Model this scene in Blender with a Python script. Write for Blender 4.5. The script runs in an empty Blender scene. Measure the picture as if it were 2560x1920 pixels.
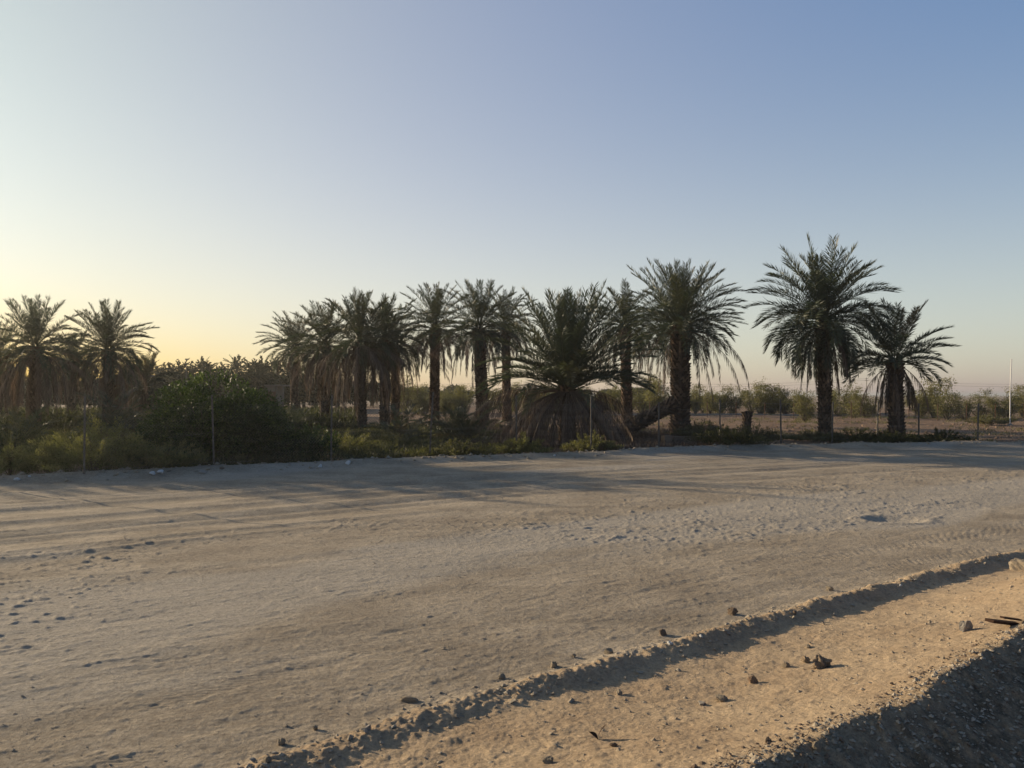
import bpy, bmesh, math, random
import numpy as np
from mathutils import Vector

# ------------------------------------------------------------------ camera, sky, sun, exposure
SC = bpy.context.scene
COL = SC.collection
R = math.radians
CAM_H = 2.0
FPX = 2009.0          # focal length in pixels of the 2560 px wide photograph
PITCH = math.atan(28 / FPX)
cam = bpy.data.cameras.new('camera')
cam.sensor_width = 36.0
cam.lens = FPX * 36 / 2560
cam.clip_start = 0.05
cam.clip_end = 12000
camo = bpy.data.objects.new('camera', cam)
COL.objects.link(camo)
camo.location = (0, 0, CAM_H)
camo.rotation_euler = (R(90) + PITCH, 0, 0)
SC.camera = camo

SUN_LEFT = 58.0       # degrees left of the view direction
SUN_EL = 12.0
w = bpy.data.worlds.new('World')
SC.world = w
w.use_nodes = True
nt = w.node_tree
nt.nodes.clear()
out = nt.nodes.new('ShaderNodeOutputWorld')
bg = nt.nodes.new('ShaderNodeBackground')
sky = nt.nodes.new('ShaderNodeTexSky')
sky.sky_type = 'NISHITA'
sky.sun_disc = False
sky.sun_elevation = R(SUN_EL)
sky.sun_rotation = R(-SUN_LEFT)
sky.altitude = 0
sky.air_density = 1.0
sky.dust_density = 1.0
sky.ozone_density = 1.0
# dusty air over the plain: the sky node is tinted and lifted near the horizon and round the sun
def _vm(op, a, b=None):
    m = nt.nodes.new('ShaderNodeVectorMath'); m.operation = op
    for i, v in enumerate((a, b)):
        if v is None: continue
        if isinstance(v, tuple): m.inputs[i].default_value = v
        else: nt.links.new(v, m.inputs[i])
    return m
def _m(op, a, b=None):
    m = nt.nodes.new('ShaderNodeMath'); m.operation = op
    for i, v in enumerate((a, b)):
        if v is None: continue
        if isinstance(v, (int, float)): m.inputs[i].default_value = v
        else: nt.links.new(v, m.inputs[i])
    return m.outputs[0]
def _scale(col, f):
    m = _vm('SCALE', col); nt.links.new(f, m.inputs['Scale']); return m.outputs[0]
tc = nt.nodes.new('ShaderNodeTexCoord')
dirn = _vm('NORMALIZE', tc.outputs['Generated']).outputs[0]
sx = nt.nodes.new('ShaderNodeSeparateXYZ'); nt.links.new(dirn, sx.inputs[0])
zz = _m('MAXIMUM', sx.outputs[2], 0.0)
sunv = (-math.sin(R(SUN_LEFT)) * math.cos(R(SUN_EL)), math.cos(R(SUN_LEFT)) * math.cos(R(SUN_EL)), math.sin(R(SUN_EL)))
ct = _vm('DOT_PRODUCT', dirn, sunv).outputs['Value']
omc = _m('SUBTRACT', 1.0, ct)
e1 = _m('EXPONENT', _m('MULTIPLY', zz, -1 / .05)); e2 = _m('EXPONENT', _m('MULTIPLY', zz, -1 / .18))
g1 = _m('EXPONENT', _m('MULTIPLY', omc, -1 / .15)); g2 = _m('EXPONENT', _m('MULTIPLY', omc, -1 / .5))
gz_ = _m('MULTIPLY', g1, _m('EXPONENT', _m('MULTIPLY', zz, -1 / .08)))
K = 0.1
acc = _vm('MULTIPLY', sky.outputs[0], (0.2217 * K, 0.3091 * K, 0.83 * K)).outputs[0]
acc = _vm('ADD', acc, (-0.028, 0.098, 0.272)).outputs[0]
for col_, f_ in (((-0.5091, -0.6164, -0.1334), e1), ((0.8723, 0.7518, 0.1054), e2), ((-0.0315, 0.1407, -0.0688), g1),
                 ((-0.4125, -1.2225, -1.7069), gz_), ((0.5453, 0.338, -0.0005), g2)):
    acc = _vm('ADD', acc, _scale(col_, f_)).outputs[0]
acc = _vm('MAXIMUM', acc, (0.02, 0.02, 0.02)).outputs[0]
def _mr(v, a, b, c, d):
    m = nt.nodes.new('ShaderNodeMapRange'); m.interpolation_type = 'SMOOTHSTEP'
    nt.links.new(v, m.inputs[0])
    for i, q in enumerate((a, b, c, d)): m.inputs[i + 1].default_value = q
    return m.outputs[0]
# the evening sky is deeper overhead and opposite the sun
acc = _scale(acc, _m('MULTIPLY', _mr(zz, .44, .9, 1.0, .42), _mr(ct, -.9, -.1, .5, 1.0)))
nt.links.new(acc, bg.inputs[0])
bg.inputs[1].default_value = 0.758
nt.links.new(bg.outputs[0], out.inputs[0])

sl = bpy.data.lights.new('sun', 'SUN')
sl.energy = 5.0
sl.angle = R(0.5)
sl.color = (1.0, 0.81, 0.55)
so = bpy.data.objects.new('sun', sl)
COL.objects.link(so)
sd = Vector((-math.sin(R(SUN_LEFT)) * math.cos(R(SUN_EL)), math.cos(R(SUN_LEFT)) * math.cos(R(SUN_EL)), math.sin(R(SUN_EL))))
so.rotation_euler = sd.to_track_quat('Z', 'Y').to_euler()
so.location = (-20, 10, 20)

SC.view_settings.view_transform = 'Standard'
SC.view_settings.look = 'None'
SC.view_settings.exposure = 0.4
SC.view_settings.gamma = 1.0

# ------------------------------------------------------------------ helpers
rng = np.random.default_rng(7)
random.seed(7)
_tab = np.random.default_rng(3).random((256, 256))

def vnoise(x, y):
    xi = np.floor(x).astype(np.int64); yi = np.floor(y).astype(np.int64)
    fx = x - xi; fy = y - yi
    fx = fx * fx * (3 - 2 * fx); fy = fy * fy * (3 - 2 * fy)
    a = _tab[xi & 255, yi & 255]; b = _tab[(xi + 1) & 255, yi & 255]
    c = _tab[xi & 255, (yi + 1) & 255]; d = _tab[(xi + 1) & 255, (yi + 1) & 255]
    return (a * (1 - fx) + b * fx) * (1 - fy) + (c * (1 - fx) + d * fx) * fy

def fbm(x, y, o=4, seed=0.0, g=0.5):
    s = 0; a = 1; n = 0
    x = x + seed * 17.31; y = y - seed * 9.77
    for i in range(o):
        s = s + a * vnoise(x, y); n += a; a *= g
        x, y = 1.93 * (0.8 * x - 0.6 * y) + 5.2, 1.93 * (0.6 * x + 0.8 * y) + 1.7
    return s / n - 0.5

def sm(a, b, x):
    t = np.clip((x - a) / (b - a), 0, 1)
    return t * t * (3 - 2 * t)

def at(px, d):                       # world X of a photograph column at depth d
    return (px - 1280) / FPX * d

def zat(py, d):                      # world height of a photograph row at depth d
    return CAM_H + math.tan(math.atan((960 - py) / FPX) + PITCH) * d

def build(name, V, F, mat, parent=None, smooth=False, attrs=None, mats=None, mi=None):
    """V (n,3); F list of arrays, each (m,3) or (m,4)"""
    V = np.asarray(V, dtype=np.float32)
    if isinstance(F, np.ndarray): F = [F]
    F = [f for f in F if len(f)]
    me = bpy.data.meshes.new(name)
    me.vertices.add(len(V)); me.vertices.foreach_set('co', V.ravel())
    li = np.concatenate([f.ravel() for f in F]).astype(np.int32)
    lt = np.concatenate([np.full(len(f), f.shape[1], dtype=np.int32) for f in F])
    ls = np.concatenate([[0], np.cumsum(lt)[:-1]]).astype(np.int32)
    me.loops.add(len(li)); me.loops.foreach_set('vertex_index', li)
    me.polygons.add(len(lt)); me.polygons.foreach_set('loop_start', ls); me.polygons.foreach_set('loop_total', lt)
    me.polygons.foreach_set('use_smooth', np.full(len(lt), smooth, dtype=bool))
    if attrs:
        for k, a in attrs.items():
            at_ = me.attributes.new(k, 'FLOAT', 'POINT')
            at_.data.foreach_set('value', np.asarray(a, dtype=np.float32))
    for m in (mats or [mat]):
        me.materials.append(m)
    if mi is not None:
        me.polygons.foreach_set('material_index', np.asarray(mi, dtype=np.int32))
    me.update(calc_edges=True)
    me.validate()
    o = bpy.data.objects.new(name, me)
    COL.objects.link(o)
    if parent is not None: o.parent = parent
    return o

def tag(o, label=None, cat=None, group=None, kind=None):
    if label: o['label'] = label
    if cat: o['category'] = cat
    if group: o['group'] = group
    if kind: o['kind'] = kind
    return o

def empty(name, loc, label, cat, group=None, rz=0):
    o = bpy.data.objects.new(name, None)
    COL.objects.link(o)
    o.location = loc; o.rotation_euler = (0, 0, rz)
    return tag(o, label, cat, group)

class MB:
    """collects pieces into one mesh"""
    def __init__(s): s.V = []; s.T = []; s.Q = []; s.n = 0; s.tint = []
    def add(s, V, F, tint=0.5):
        V = np.asarray(V, dtype=float); F = np.asarray(F)
        (s.T if F.shape[1] == 3 else s.Q).append(F + s.n)
        s.V.append(V); s.n += len(V)
        s.tint.append(np.broadcast_to(np.asarray(tint, dtype=float), (len(V),)))
    def tube(s, pts, rad, k=5, tint=0.5, cap=True):
        pts = np.asarray(pts, dtype=float); n = len(pts)
        rad = np.broadcast_to(np.asarray(rad, dtype=float), (n,))
        T = np.gradient(pts, axis=0); T /= np.linalg.norm(T, axis=1)[:, None] + 1e-9
        ref = np.array([0, 0, 1.0]) if abs(T[:, 2]).mean() < 0.8 else np.array([1.0, 0, 0])
        A = np.cross(T, ref); A /= np.linalg.norm(A, axis=1)[:, None] + 1e-9
        B = np.cross(T, A)
        an = np.arange(k) * 2 * math.pi / k
        V = (pts[:, None, :] + rad[:, None, None] * (np.cos(an)[None, :, None] * A[:, None, :] + np.sin(an)[None, :, None] * B[:, None, :])).reshape(-1, 3)
        i = np.arange(n - 1)[:, None] * k; j = np.arange(k)[None, :]; j2 = (j + 1) % k
        F = np.stack([i + j, i + j2, i + k + j2, i + k + j], -1).reshape(-1, 4)
        s.add(V, F, tint)
        if cap:
            m = s.n
            s.add(np.vstack([pts[-1] + T[-1] * rad[-1] * 0.3, V[-k:]]), np.stack([np.zeros(k, int), 1 + np.arange(k), 1 + (np.arange(k) + 1) % k], -1), tint)
            s.add(np.vstack([pts[0], V[:k]]), np.stack([np.zeros(k, int), 1 + (np.arange(k) + 1) % k, 1 + np.arange(k)], -1), tint)
    def box(s, c, d, rz=0, tint=0.5, tilt=0):
        x, y, z = np.array(d) / 2
        V = np.array([[a, b, e] for a in (-x, x) for b in (-y, y) for e in (-z, z)])
        ct, st = math.cos(tilt), math.sin(tilt)
        V = V @ np.array([[ct, 0, st], [0, 1, 0], [-st, 0, ct]])
        cz, sz = math.cos(rz), math.sin(rz)
        V = V @ np.array([[cz, sz, 0], [-sz, cz, 0], [0, 0, 1]]) + np.array(c)
        F = np.array([[0, 1, 3, 2], [4, 6, 7, 5], [0, 4, 5, 1], [2, 3, 7, 6], [0, 2, 6, 4], [1, 5, 7, 3]])
        s.add(V, F, tint)
    def out(s, name, mat, parent=None, smooth=False, off=None):
        V = np.vstack(s.V)
        if off is not None: V = V - np.array(off)
        F = []
        if s.T: F.append(np.vstack(s.T))
        if s.Q: F.append(np.vstack(s.Q))
        return build(name, V, F, mat, parent, smooth, {'tint': np.concatenate(s.tint)})

# ------------------------------------------------------------------ materials
def newmat(name):
    m = bpy.data.materials.new(name); m.use_nodes = True
    n = m.node_tree; b = n.nodes['Principled BSDF']
    return m, n, b

def ramp(n, fac, stops):
    r = n.nodes.new('ShaderNodeValToRGB')
    e = r.color_ramp.elements
    while len(e) > 1: e.remove(e[-1])
    e[0].position = stops[0][0]; e[0].color = (*stops[0][1], 1)
    for p, c in stops[1:]:
        q = e.new(p); q.color = (*c, 1)
    n.links.new(fac, r.inputs[0])
    return r.outputs[0]

def attr(n, name):
    a = n.nodes.new('ShaderNodeAttribute'); a.attribute_name = name
    return a.outputs['Fac']

def noise(n, scale, detail=5, rough=0.6, vec=None, dim='3D'):
    t = n.nodes.new('ShaderNodeTexNoise'); t.inputs['Scale'].default_value = scale
    t.inputs['Detail'].default_value = detail; t.inputs['Roughness'].default_value = rough
    if vec is not None: n.links.new(vec, t.inputs['Vector'])
    return t.outputs['Fac']

def mapping(n, scale, rz=0):
    g = n.nodes.new('ShaderNodeTexCoord'); m = n.nodes.new('ShaderNodeMapping')
    m.inputs['Scale'].default_value = scale; m.inputs['Rotation'].default_value = (0, 0, rz)
    n.links.new(g.outputs['Object'], m.inputs['Vector'])
    return m.outputs[0]

def mix(n, fac, a, b, mode='MIX'):
    m = n.nodes.new('ShaderNodeMix'); m.data_type = 'RGBA'; m.blend_type = mode
    for sock, v in ((m.inputs[0], fac), (m.inputs[6], a), (m.inputs[7], b)):
        if isinstance(v, (int, float)): sock.default_value = v
        elif isinstance(v, tuple): sock.default_value = (*v, 1)
        else: n.links.new(v, sock)
    return m.outputs[2]

def math_(n, op, a, b=None, c=None):
    m = n.nodes.new('ShaderNodeMath'); m.operation = op
    for i, v in enumerate((a, b, c)):
        if v is None: continue
        if isinstance(v, (int, float)): m.inputs[i].default_value = v
        else: n.links.new(v, m.inputs[i])
    return m.outputs[0]

def bump(n, b, h, dist, strength=1.0):
    u = n.nodes.new('ShaderNodeBump'); u.inputs['Distance'].default_value = dist
    u.inputs['Strength'].default_value = strength
    n.links.new(h, u.inputs['Height']); n.links.new(u.outputs[0], b.inputs['Normal'])

def leaf_mat(name, stops, transl=0.3, rough=0.55, tr_col=None, spec=0.3):
    m, n, b = newmat(name)
    c = ramp(n, attr(n, 'tint'), stops)
    n.links.new(c, b.inputs['Base Color'])
    b.inputs['Roughness'].default_value = rough
    b.inputs['Specular IOR Level'].default_value = spec
    if transl:
        t = n.nodes.new('ShaderNodeBsdfTranslucent')
        n.links.new(mix(n, 1.0, c, tr_col or (1.3, 1.35, 0.6), 'MULTIPLY'), t.inputs[0])
        ms = n.nodes.new('ShaderNodeMixShader'); ms.inputs[0].default_value = transl
        n.links.new(b.outputs[0], ms.inputs[1]); n.links.new(t.outputs[0], ms.inputs[2])
        n.links.new(ms.outputs[0], n.nodes['Material Output'].inputs[0])
    return m

M = {}
M['palm'] = leaf_mat('palm_leaf', [(0.0, (0.16, 0.12, 0.075)), (0.25, (0.10, 0.094, 0.055)), (0.5, (0.060, 0.076, 0.049)), (0.8, (0.082, 0.10, 0.062)), (1.0, (0.10, 0.10, 0.045))], 0.15, 0.5, spec=0.4)
M['dead'] = leaf_mat('dry_palm_leaf', [(0, (0.065, 0.050, 0.040)), (0.5, (0.12, 0.090, 0.068)), (1, (0.29, 0.22, 0.165))], 0.12, 0.8, (1.2, 1.0, 0.8))
M['bush'] = leaf_mat('bush_leaf', [(0, (0.020, 0.032, 0.012)), (0.6, (0.052, 0.085, 0.022)), (1, (0.14, 0.19, 0.05))], 0.35, 0.45)
M['fartree'] = leaf_mat('distant_leaf', [(0, (0.02, 0.026, 0.014)), (1, (0.045, 0.055, 0.026))], 0.04, 0.95, spec=0.03)
M['tamarisk'] = leaf_mat('tamarisk_leaf', [(0, (0.065, 0.066, 0.034)), (0.6, (0.17, 0.165, 0.075)), (1, (0.28, 0.25, 0.12))], 0.35, 0.7)
M['weed'] = leaf_mat('weed_leaf', [(0, (0.032, 0.038, 0.02)), (0.6, (0.095, 0.096, 0.046)), (1, (0.2, 0.175, 0.085))], 0.3, 0.7)
M['shrub'] = leaf_mat('shrub_leaf', [(0, (0.13, 0.12, 0.06)), (0.6, (0.18, 0.17, 0.08)), (1, (0.27, 0.235, 0.12))], 0.3, 0.7)

def bark_mat(name, stops, sc=9):
    m, n, b = newmat(name)
    f = math_(n, 'ADD', math_(n, 'MULTIPLY', attr(n, 'tint'), 0.6), math_(n, 'MULTIPLY', noise(n, sc, 6, 0.65), 0.4))
    n.links.new(ramp(n, f, stops), b.inputs['Base Color'])
    b.inputs['Roughness'].default_value = 0.9; b.inputs['Specular IOR Level'].default_value = 0.15
    bump(n, b, noise(n, sc * 4, 5, 0.7), 0.02)
    return m
M['bark'] = bark_mat('palm_bark', [(0.15, (0.035, 0.027, 0.02)), (0.5, (0.10, 0.072, 0.052)), (0.85, (0.27, 0.19, 0.13))])
M['twig'] = bark_mat('twig_bark', [(0.1, (0.07, 0.055, 0.04)), (0.9, (0.16, 0.13, 0.10))])
M['wood'] = bark_mat('weathered_wood', [(0.1, (0.06, 0.035, 0.025)), (0.9, (0.16, 0.09, 0.06))], 20)

def rock_mat(name, stops, sc=6):
    m, n, b = newmat(name)
    n.links.new(ramp(n, noise(n, sc, 8, 0.7), stops), b.inputs['Base Color'])
    b.inputs['Roughness'].default_value = 0.92; b.inputs['Specular IOR Level'].default_value = 0.2
    bump(n, b, noise(n, sc * 6, 6, 0.7), 0.01)
    return m
M['rock'] = rock_mat('limestone', [(0.3, (0.30, 0.24, 0.17)), (0.7, (0.46, 0.38, 0.28))], 14)
M['darkrock'] = rock_mat('dark_stone', [(0.3, (0.16, 0.115, 0.08)), (0.7, (0.27, 0.20, 0.14))], 14)
M['white'] = rock_mat('white_litter', [(0.3, (0.6, 0.6, 0.58)), (0.7, (0.78, 0.77, 0.75))], 14)
M['concrete'] = rock_mat('concrete', [(0.3, (0.30, 0.27, 0.23)), (0.7, (0.42, 0.38, 0.33))], 3)
M['chip'] = rock_mat('pale_chips', [(0.3, (0.27, 0.225, 0.165)), (0.7, (0.48, 0.41, 0.32))], 8)
M['plaster'] = rock_mat('dusty_plaster', [(0.3, (0.13, 0.115, 0.095)), (0.7, (0.2, 0.18, 0.15))], 3)
M['earth'] = rock_mat('dry_clod', [(0.3, (0.32, 0.235, 0.155)), (0.7, (0.44, 0.335, 0.225))], 20)
M['block'] = rock_mat('clay_block', [(0.3, (0.26, 0.17, 0.11)), (0.7, (0.38, 0.26, 0.17))], 8)
m, n, b = newmat('galvanised_steel'); M['steel'] = m
n.links.new(ramp(n, noise(n, 22, 5, 0.7), [(0.45, (0.045, 0.036, 0.028)), (0.60, (0.24, 0.22, 0.19))]), b.inputs['Base Color'])
b.inputs['Metallic'].default_value = 0.25; b.inputs['Roughness'].default_value = 0.6
m, n, b = newmat('white_paint'); M['paint'] = m
n.links.new(ramp(n, noise(n, 5, 4), [(0.4, (0.62, 0.6, 0.57)), (0.6, (0.75, 0.74, 0.72))]), b.inputs['Base Color'])
b.inputs['Roughness'].default_value = 0.5
# ------------------------------------------------------------------ terrain
UX, UY = 0.84, 0.5426            # along the road
NX, NY = -0.5426, 0.84           # across it, away from the camera
_bs = np.array([-30, -10, -3, .88, 1.95, 2.94, 4.1, 5.4, 6.9, 9.35, 10.8, 16, 40, 90])
_bt = np.array([3.2, 3.4, 3.9, 4.30, 4.50, 4.57, 4.55, 4.74, 4.85, 4.98, 4.95, 4.6, 2.0, -20])
_es = np.array([-60, -20, .05, 4.75, 10.2, 13.7, 23.5, 34.9, 60, 120])
_et = np.array([18, 20.9, 21.7, 21.68, 22.0, 21.25, 20.5, 16.1, 5.0, -25])
def _smooth(xs, ys, wdt):
    g = np.linspace(xs[0], xs[-1], 3000)
    v = np.interp(g, xs, ys)
    k = max(3, int(wdt / (g[1] - g[0])) | 1)
    vp = np.pad(v, k // 2, mode='edge')
    return g, np.convolve(vp, np.ones(k) / k, 'valid')
BG, BV = _smooth(_bs, _bt, 1.6)
EG, EV = _smooth(_es, _et, 6)

def road_uv(x, y):
    s = x * UX + y * UY; t = x * NX + y * NY
    bt = np.interp(s, BG, BV); et = np.interp(s, EG, EV)
    return s, t, bt, et

def ground(x, y):
    """height and masks of the terrain at x, y"""
    s, t, bt, et = road_uv(x, y)
    wd = bt - t                                  # > 0 on the camera's side of the small windrow
    v = np.clip((t - bt) / (et - bt), -1, 2)
    r = np.hypot(x, y)
    near = np.clip(1 - r / 30, 0, 1)
    road = sm(-0.02, 0.03, v) * (1 - sm(0.985, 1.01, v))
    warp = fbm(s * 0.35, t * 0.35, 3, 2) * 0.5
    # windrow at the near edge of the road
    edge = wd + 0.09 * fbm(s * 1.1, t * 0.3, 3, 5) * 2
    bh = 0.050 - 0.012 * (1 - sm(0, 5, s)) + 0.04 * fbm(s * 1.3, 0 * t, 3, 8) * 2 + 0.008 * np.clip(s, 0, 12) / 4
    z = bh * np.exp(-(np.clip(edge, 0, None) / 0.15) ** 2 - (np.clip(-edge, 0, None) / 0.14) ** 2)
    lump = np.exp(-(edge / 0.20) ** 2)
    z = z + lump * (0.045 * fbm(x * 9, y * 9, 3, 11) + 0.025 * fbm(x * 30, y * 30, 2, 13) + 0.02 * np.clip(fbm(x * 22, y * 22, 2, 12), 0, 1))
    # bank behind it: rises to a crest, then falls steeply toward the camera
    c0 = 2.18 - 0.19 * sm(2.2, 6.0, s) + 0.25 * fbm(s * 0.8, t * 0.2, 3, 21) * 1.2
    ch = 0.36 + 0.05 * fbm(s * 1.5, 0 * t, 3, 24) + 0.028 * np.clip(s - 4, 0, 12)
    q_ = np.clip((wd / c0 - 0.10) / 0.9, 0, 1); rise = 0.35 * q_ + 0.65 * q_ ** 2.2
    fall = np.clip(wd - c0, 0, None)
    z = z + ch * rise - 0.62 * (np.sqrt(fall ** 2 + 0.02 ** 2) - 0.02) * (1 - 0.5 * sm(0.3, 1.6, fall))
    # hummock on the bank at the right
    z = z + 0.20 * np.exp(-((s - 8.6) / 1.3) ** 2 - ((wd - 1.5) / 0.55) ** 2)
    bankm = sm(0.1, 0.4, wd)
    z = z + bankm * (0.04 * fbm(x * 1.2, y * 1.2, 3, 31) + 0.010 * fbm(x * 11, y * 11, 3, 33))
    rub_shade = bankm * sm(-0.25, 0.25, wd - c0 + 0.25 * fbm(x * 3, y * 3, 3, 35))  # rubbly ground past the crest; also masks the painted shade there
    z = z + rub_shade * (0.035 * np.clip(fbm(x * 16, y * 16, 3, 36) * 2, -0.2, 1))
    pocks = np.clip(fbm(x * 5, y * 5, 2, 38) * 2 - 0.45, 0, 1)
    z = z + bankm * 0.028 * pocks + bankm * 0.014 * fbm(x * 5, y * 5, 3, 39)
    # road: long swells, ruts and tyre tracks that follow it, small clods
    q = t + warp * 0.25
    z = z + road * (0.05 * fbm(s * 0.10, v * 3.2, 3, 41) + 0.018 * fbm(s * 0.25, t * 2.4, 3, 43))
    vv = v + 0.006 * fbm(s * 0.3, 0 * t, 2, 44)
    W = (et - bt)
    for v0, wid, dep, a, b_ in ((0.50, 0.22, -.035, -60, 90), (0.56, 0.2, .045, -60, 20), (0.595, 0.28, -.04, -60, 24), (0.65, 0.2, .055, 2, 30), (0.69, 0.35, -.05, -60, 18),
                                (0.74, 0.2, .05, -60, 90), (0.80, 0.25, -.03, -60, 40), (0.86, 0.2, .045, -60, 60), (0.93, 0.3, .03, -60, 90), (0.455, 0.15, .025, -60, 9), (0.40, 0.18, -.03, -60, 6), (0.425, 0.12, .03, -60, 8), (0.53, 0.12, -.04, -60, 16), (0.62, 0.10, .04, -60, 40), (0.715, 0.12, .04, -60, 90), (0.77, 0.12, -.04, -60, 90)):
        dd = (vv - v0) * W / wid
        z = z + road * 0.6 * dep * np.exp(-dd * dd) * sm(a, a + 4, s) * (1 - sm(b_ - 6, b_, s)) * (0.6 + 0.8 * vnoise(s * 0.5, v0 * 90 + 0 * t))
    # shoulder on the far side
    z = z + (0.16 + 0.06 * fbm(s * 0.8, 0 * t, 3, 47) * 2) * np.exp(-(((v - 1.0) * W) / 0.55) ** 2)
    # tyre tread print close to the windrow
    for off, wt in ((1.55, 0.11), (1.28, 0.11), (0.55, 0.10)):
        dd = (t - bt - off - 0.15 * np.sin(s * 0.35)) / wt
        m_ = np.exp(-dd ** 4) * road
        z = z + m_ * (-0.003 + 0.0045 * np.sin((s + 0.12 * dd + .03 * np.sin(s * 2)) * 2 * math.pi / 0.085) * np.sin(dd * 4.5)) * sm(0.42, 0.62, vnoise(s * 0.5, 3 * off + 0 * t) + 0.1)
    clod_zone = sm(0.10, 0.2, v) * (1 - sm(0.42, 0.55, v)) * road * sm(-0.12, 0.12, fbm(x * 0.35, y * 0.35, 3, 51))
    cl = np.clip(fbm(s * 2.6, t * 4.2, 3, 53) * 2 - 0.28, 0, 1)
    cl2 = np.clip(fbm(s * 7, t * 10, 2, 54) * 2 - 0.22, 0, 1)
    cl3 = np.clip(fbm(s * 12, t * 17, 2, 55) * 2 - 0.25, 0, 1)
    patchy = sm(-.2, .25, fbm(s * .5, t * .9, 3, 56))
    z = z + road * (0.26 + 0.50 * clod_zone) * (0.038 * cl * patchy + 0.050 * cl2 * (.3 + .7 * patchy) + 0.036 * cl3)
    z = z - road * 0.012 * np.clip(fbm(s * 3.1, t * 8, 3, 59) * 2 - .3, 0, 1)
    fine = 0.012 * fbm(s * 0.9, t * 9, 4, 58, .65) * np.clip(1 - r / 20, 0, 1)
    z = z + road * fine
    # rest of the surface grit
    z = z + (0.005 + 0.008 * bankm) * fbm(x * 24, y * 24, 3, 57, .7) * np.clip(1 - r / 14, 0, 1) * 1.6
    # a shallow puddle pit
    hx, hy = at(2235, 12.9), 12.9
    z = z - 0.05 * np.exp(-((x - hx) / .42) ** 2 - ((y - hy) / .30) ** 2) * (1 + fbm(x * 5, y * 5, 2, 60)) + 0.03 * np.exp(-(((np.hypot((x - hx) / .55, (y - hy) / .42)) - 1) / .22) ** 2)
    # orchard and desert beyond the shoulder
    beyond = sm(1.02, 1.10, v)
    far = sm(60, 200, r)
    z = z + beyond * (1 - far) * (0.28 * fbm(x * 0.16, y * 0.16, 3, 71) + 0.10 * fbm(x * 0.9, y * 0.9, 4, 73) - 0.03)
    z = z + far * (fbm(x * 0.01, y * 0.01, 3, 75) * 0.8) * sm(100, 600, r)
    z = np.where(r < 2.0, z - 0.02, z)
    # masks
    pale = sm(0.02, 0.22, fbm(s * 0.16, t * 0.55, 4, 81) + 0.35 * np.exp(-((v - 0.27) / 0.09) ** 2) - 0.06 + 0.2 * np.exp(-((x - hx) / 1.4) ** 2 - ((y - hy) / 1.0) ** 2))
    return z, v, wd, pale, rub_shade, beyond

def gz(x, y):
    return float(ground(np.array([float(x)]), np.array([float(y)]))[0][0])

def radii():
    r = [0.4]
    def go(to, k):
        while r[-1] < to: r.append(r[-1] * k)
    go(3.0, 1.06); go(9.0, 1.0026); go(14, 1.0036); go(45, 1.0065); go(200, 1.02); go(6000, 1.13)
    return np.array(r)
rr = radii()
aa = np.concatenate([np.linspace(-180, -40, 60, endpoint=False), np.linspace(-40, 40, 960, endpoint=False), np.linspace(40, 180, 60, endpoint=False)])
A, RR = np.meshgrid(np.radians(aa), rr)
X = (RR * np.sin(A)); Y = (RR * np.cos(A))
Z, Vv, WD, PALE, RUB_SHADE, BEY = ground(X.ravel(), Y.ravel())
P = np.stack([X.ravel(), Y.ravel(), Z], -1)
nr, na = X.shape
i = np.arange(nr - 1)[:, None] * na; j = np.arange(na)[None, :]; j2 = (j + 1) % na
FQ = np.stack([i + j, i + j2, i + na + j2, i + na + j], -1).reshape(-1, 4)[:, ::-1]
fv = Vv[FQ].mean(1); fr = np.hypot(P[FQ, 0], P[FQ, 1]).mean(1)

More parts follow.
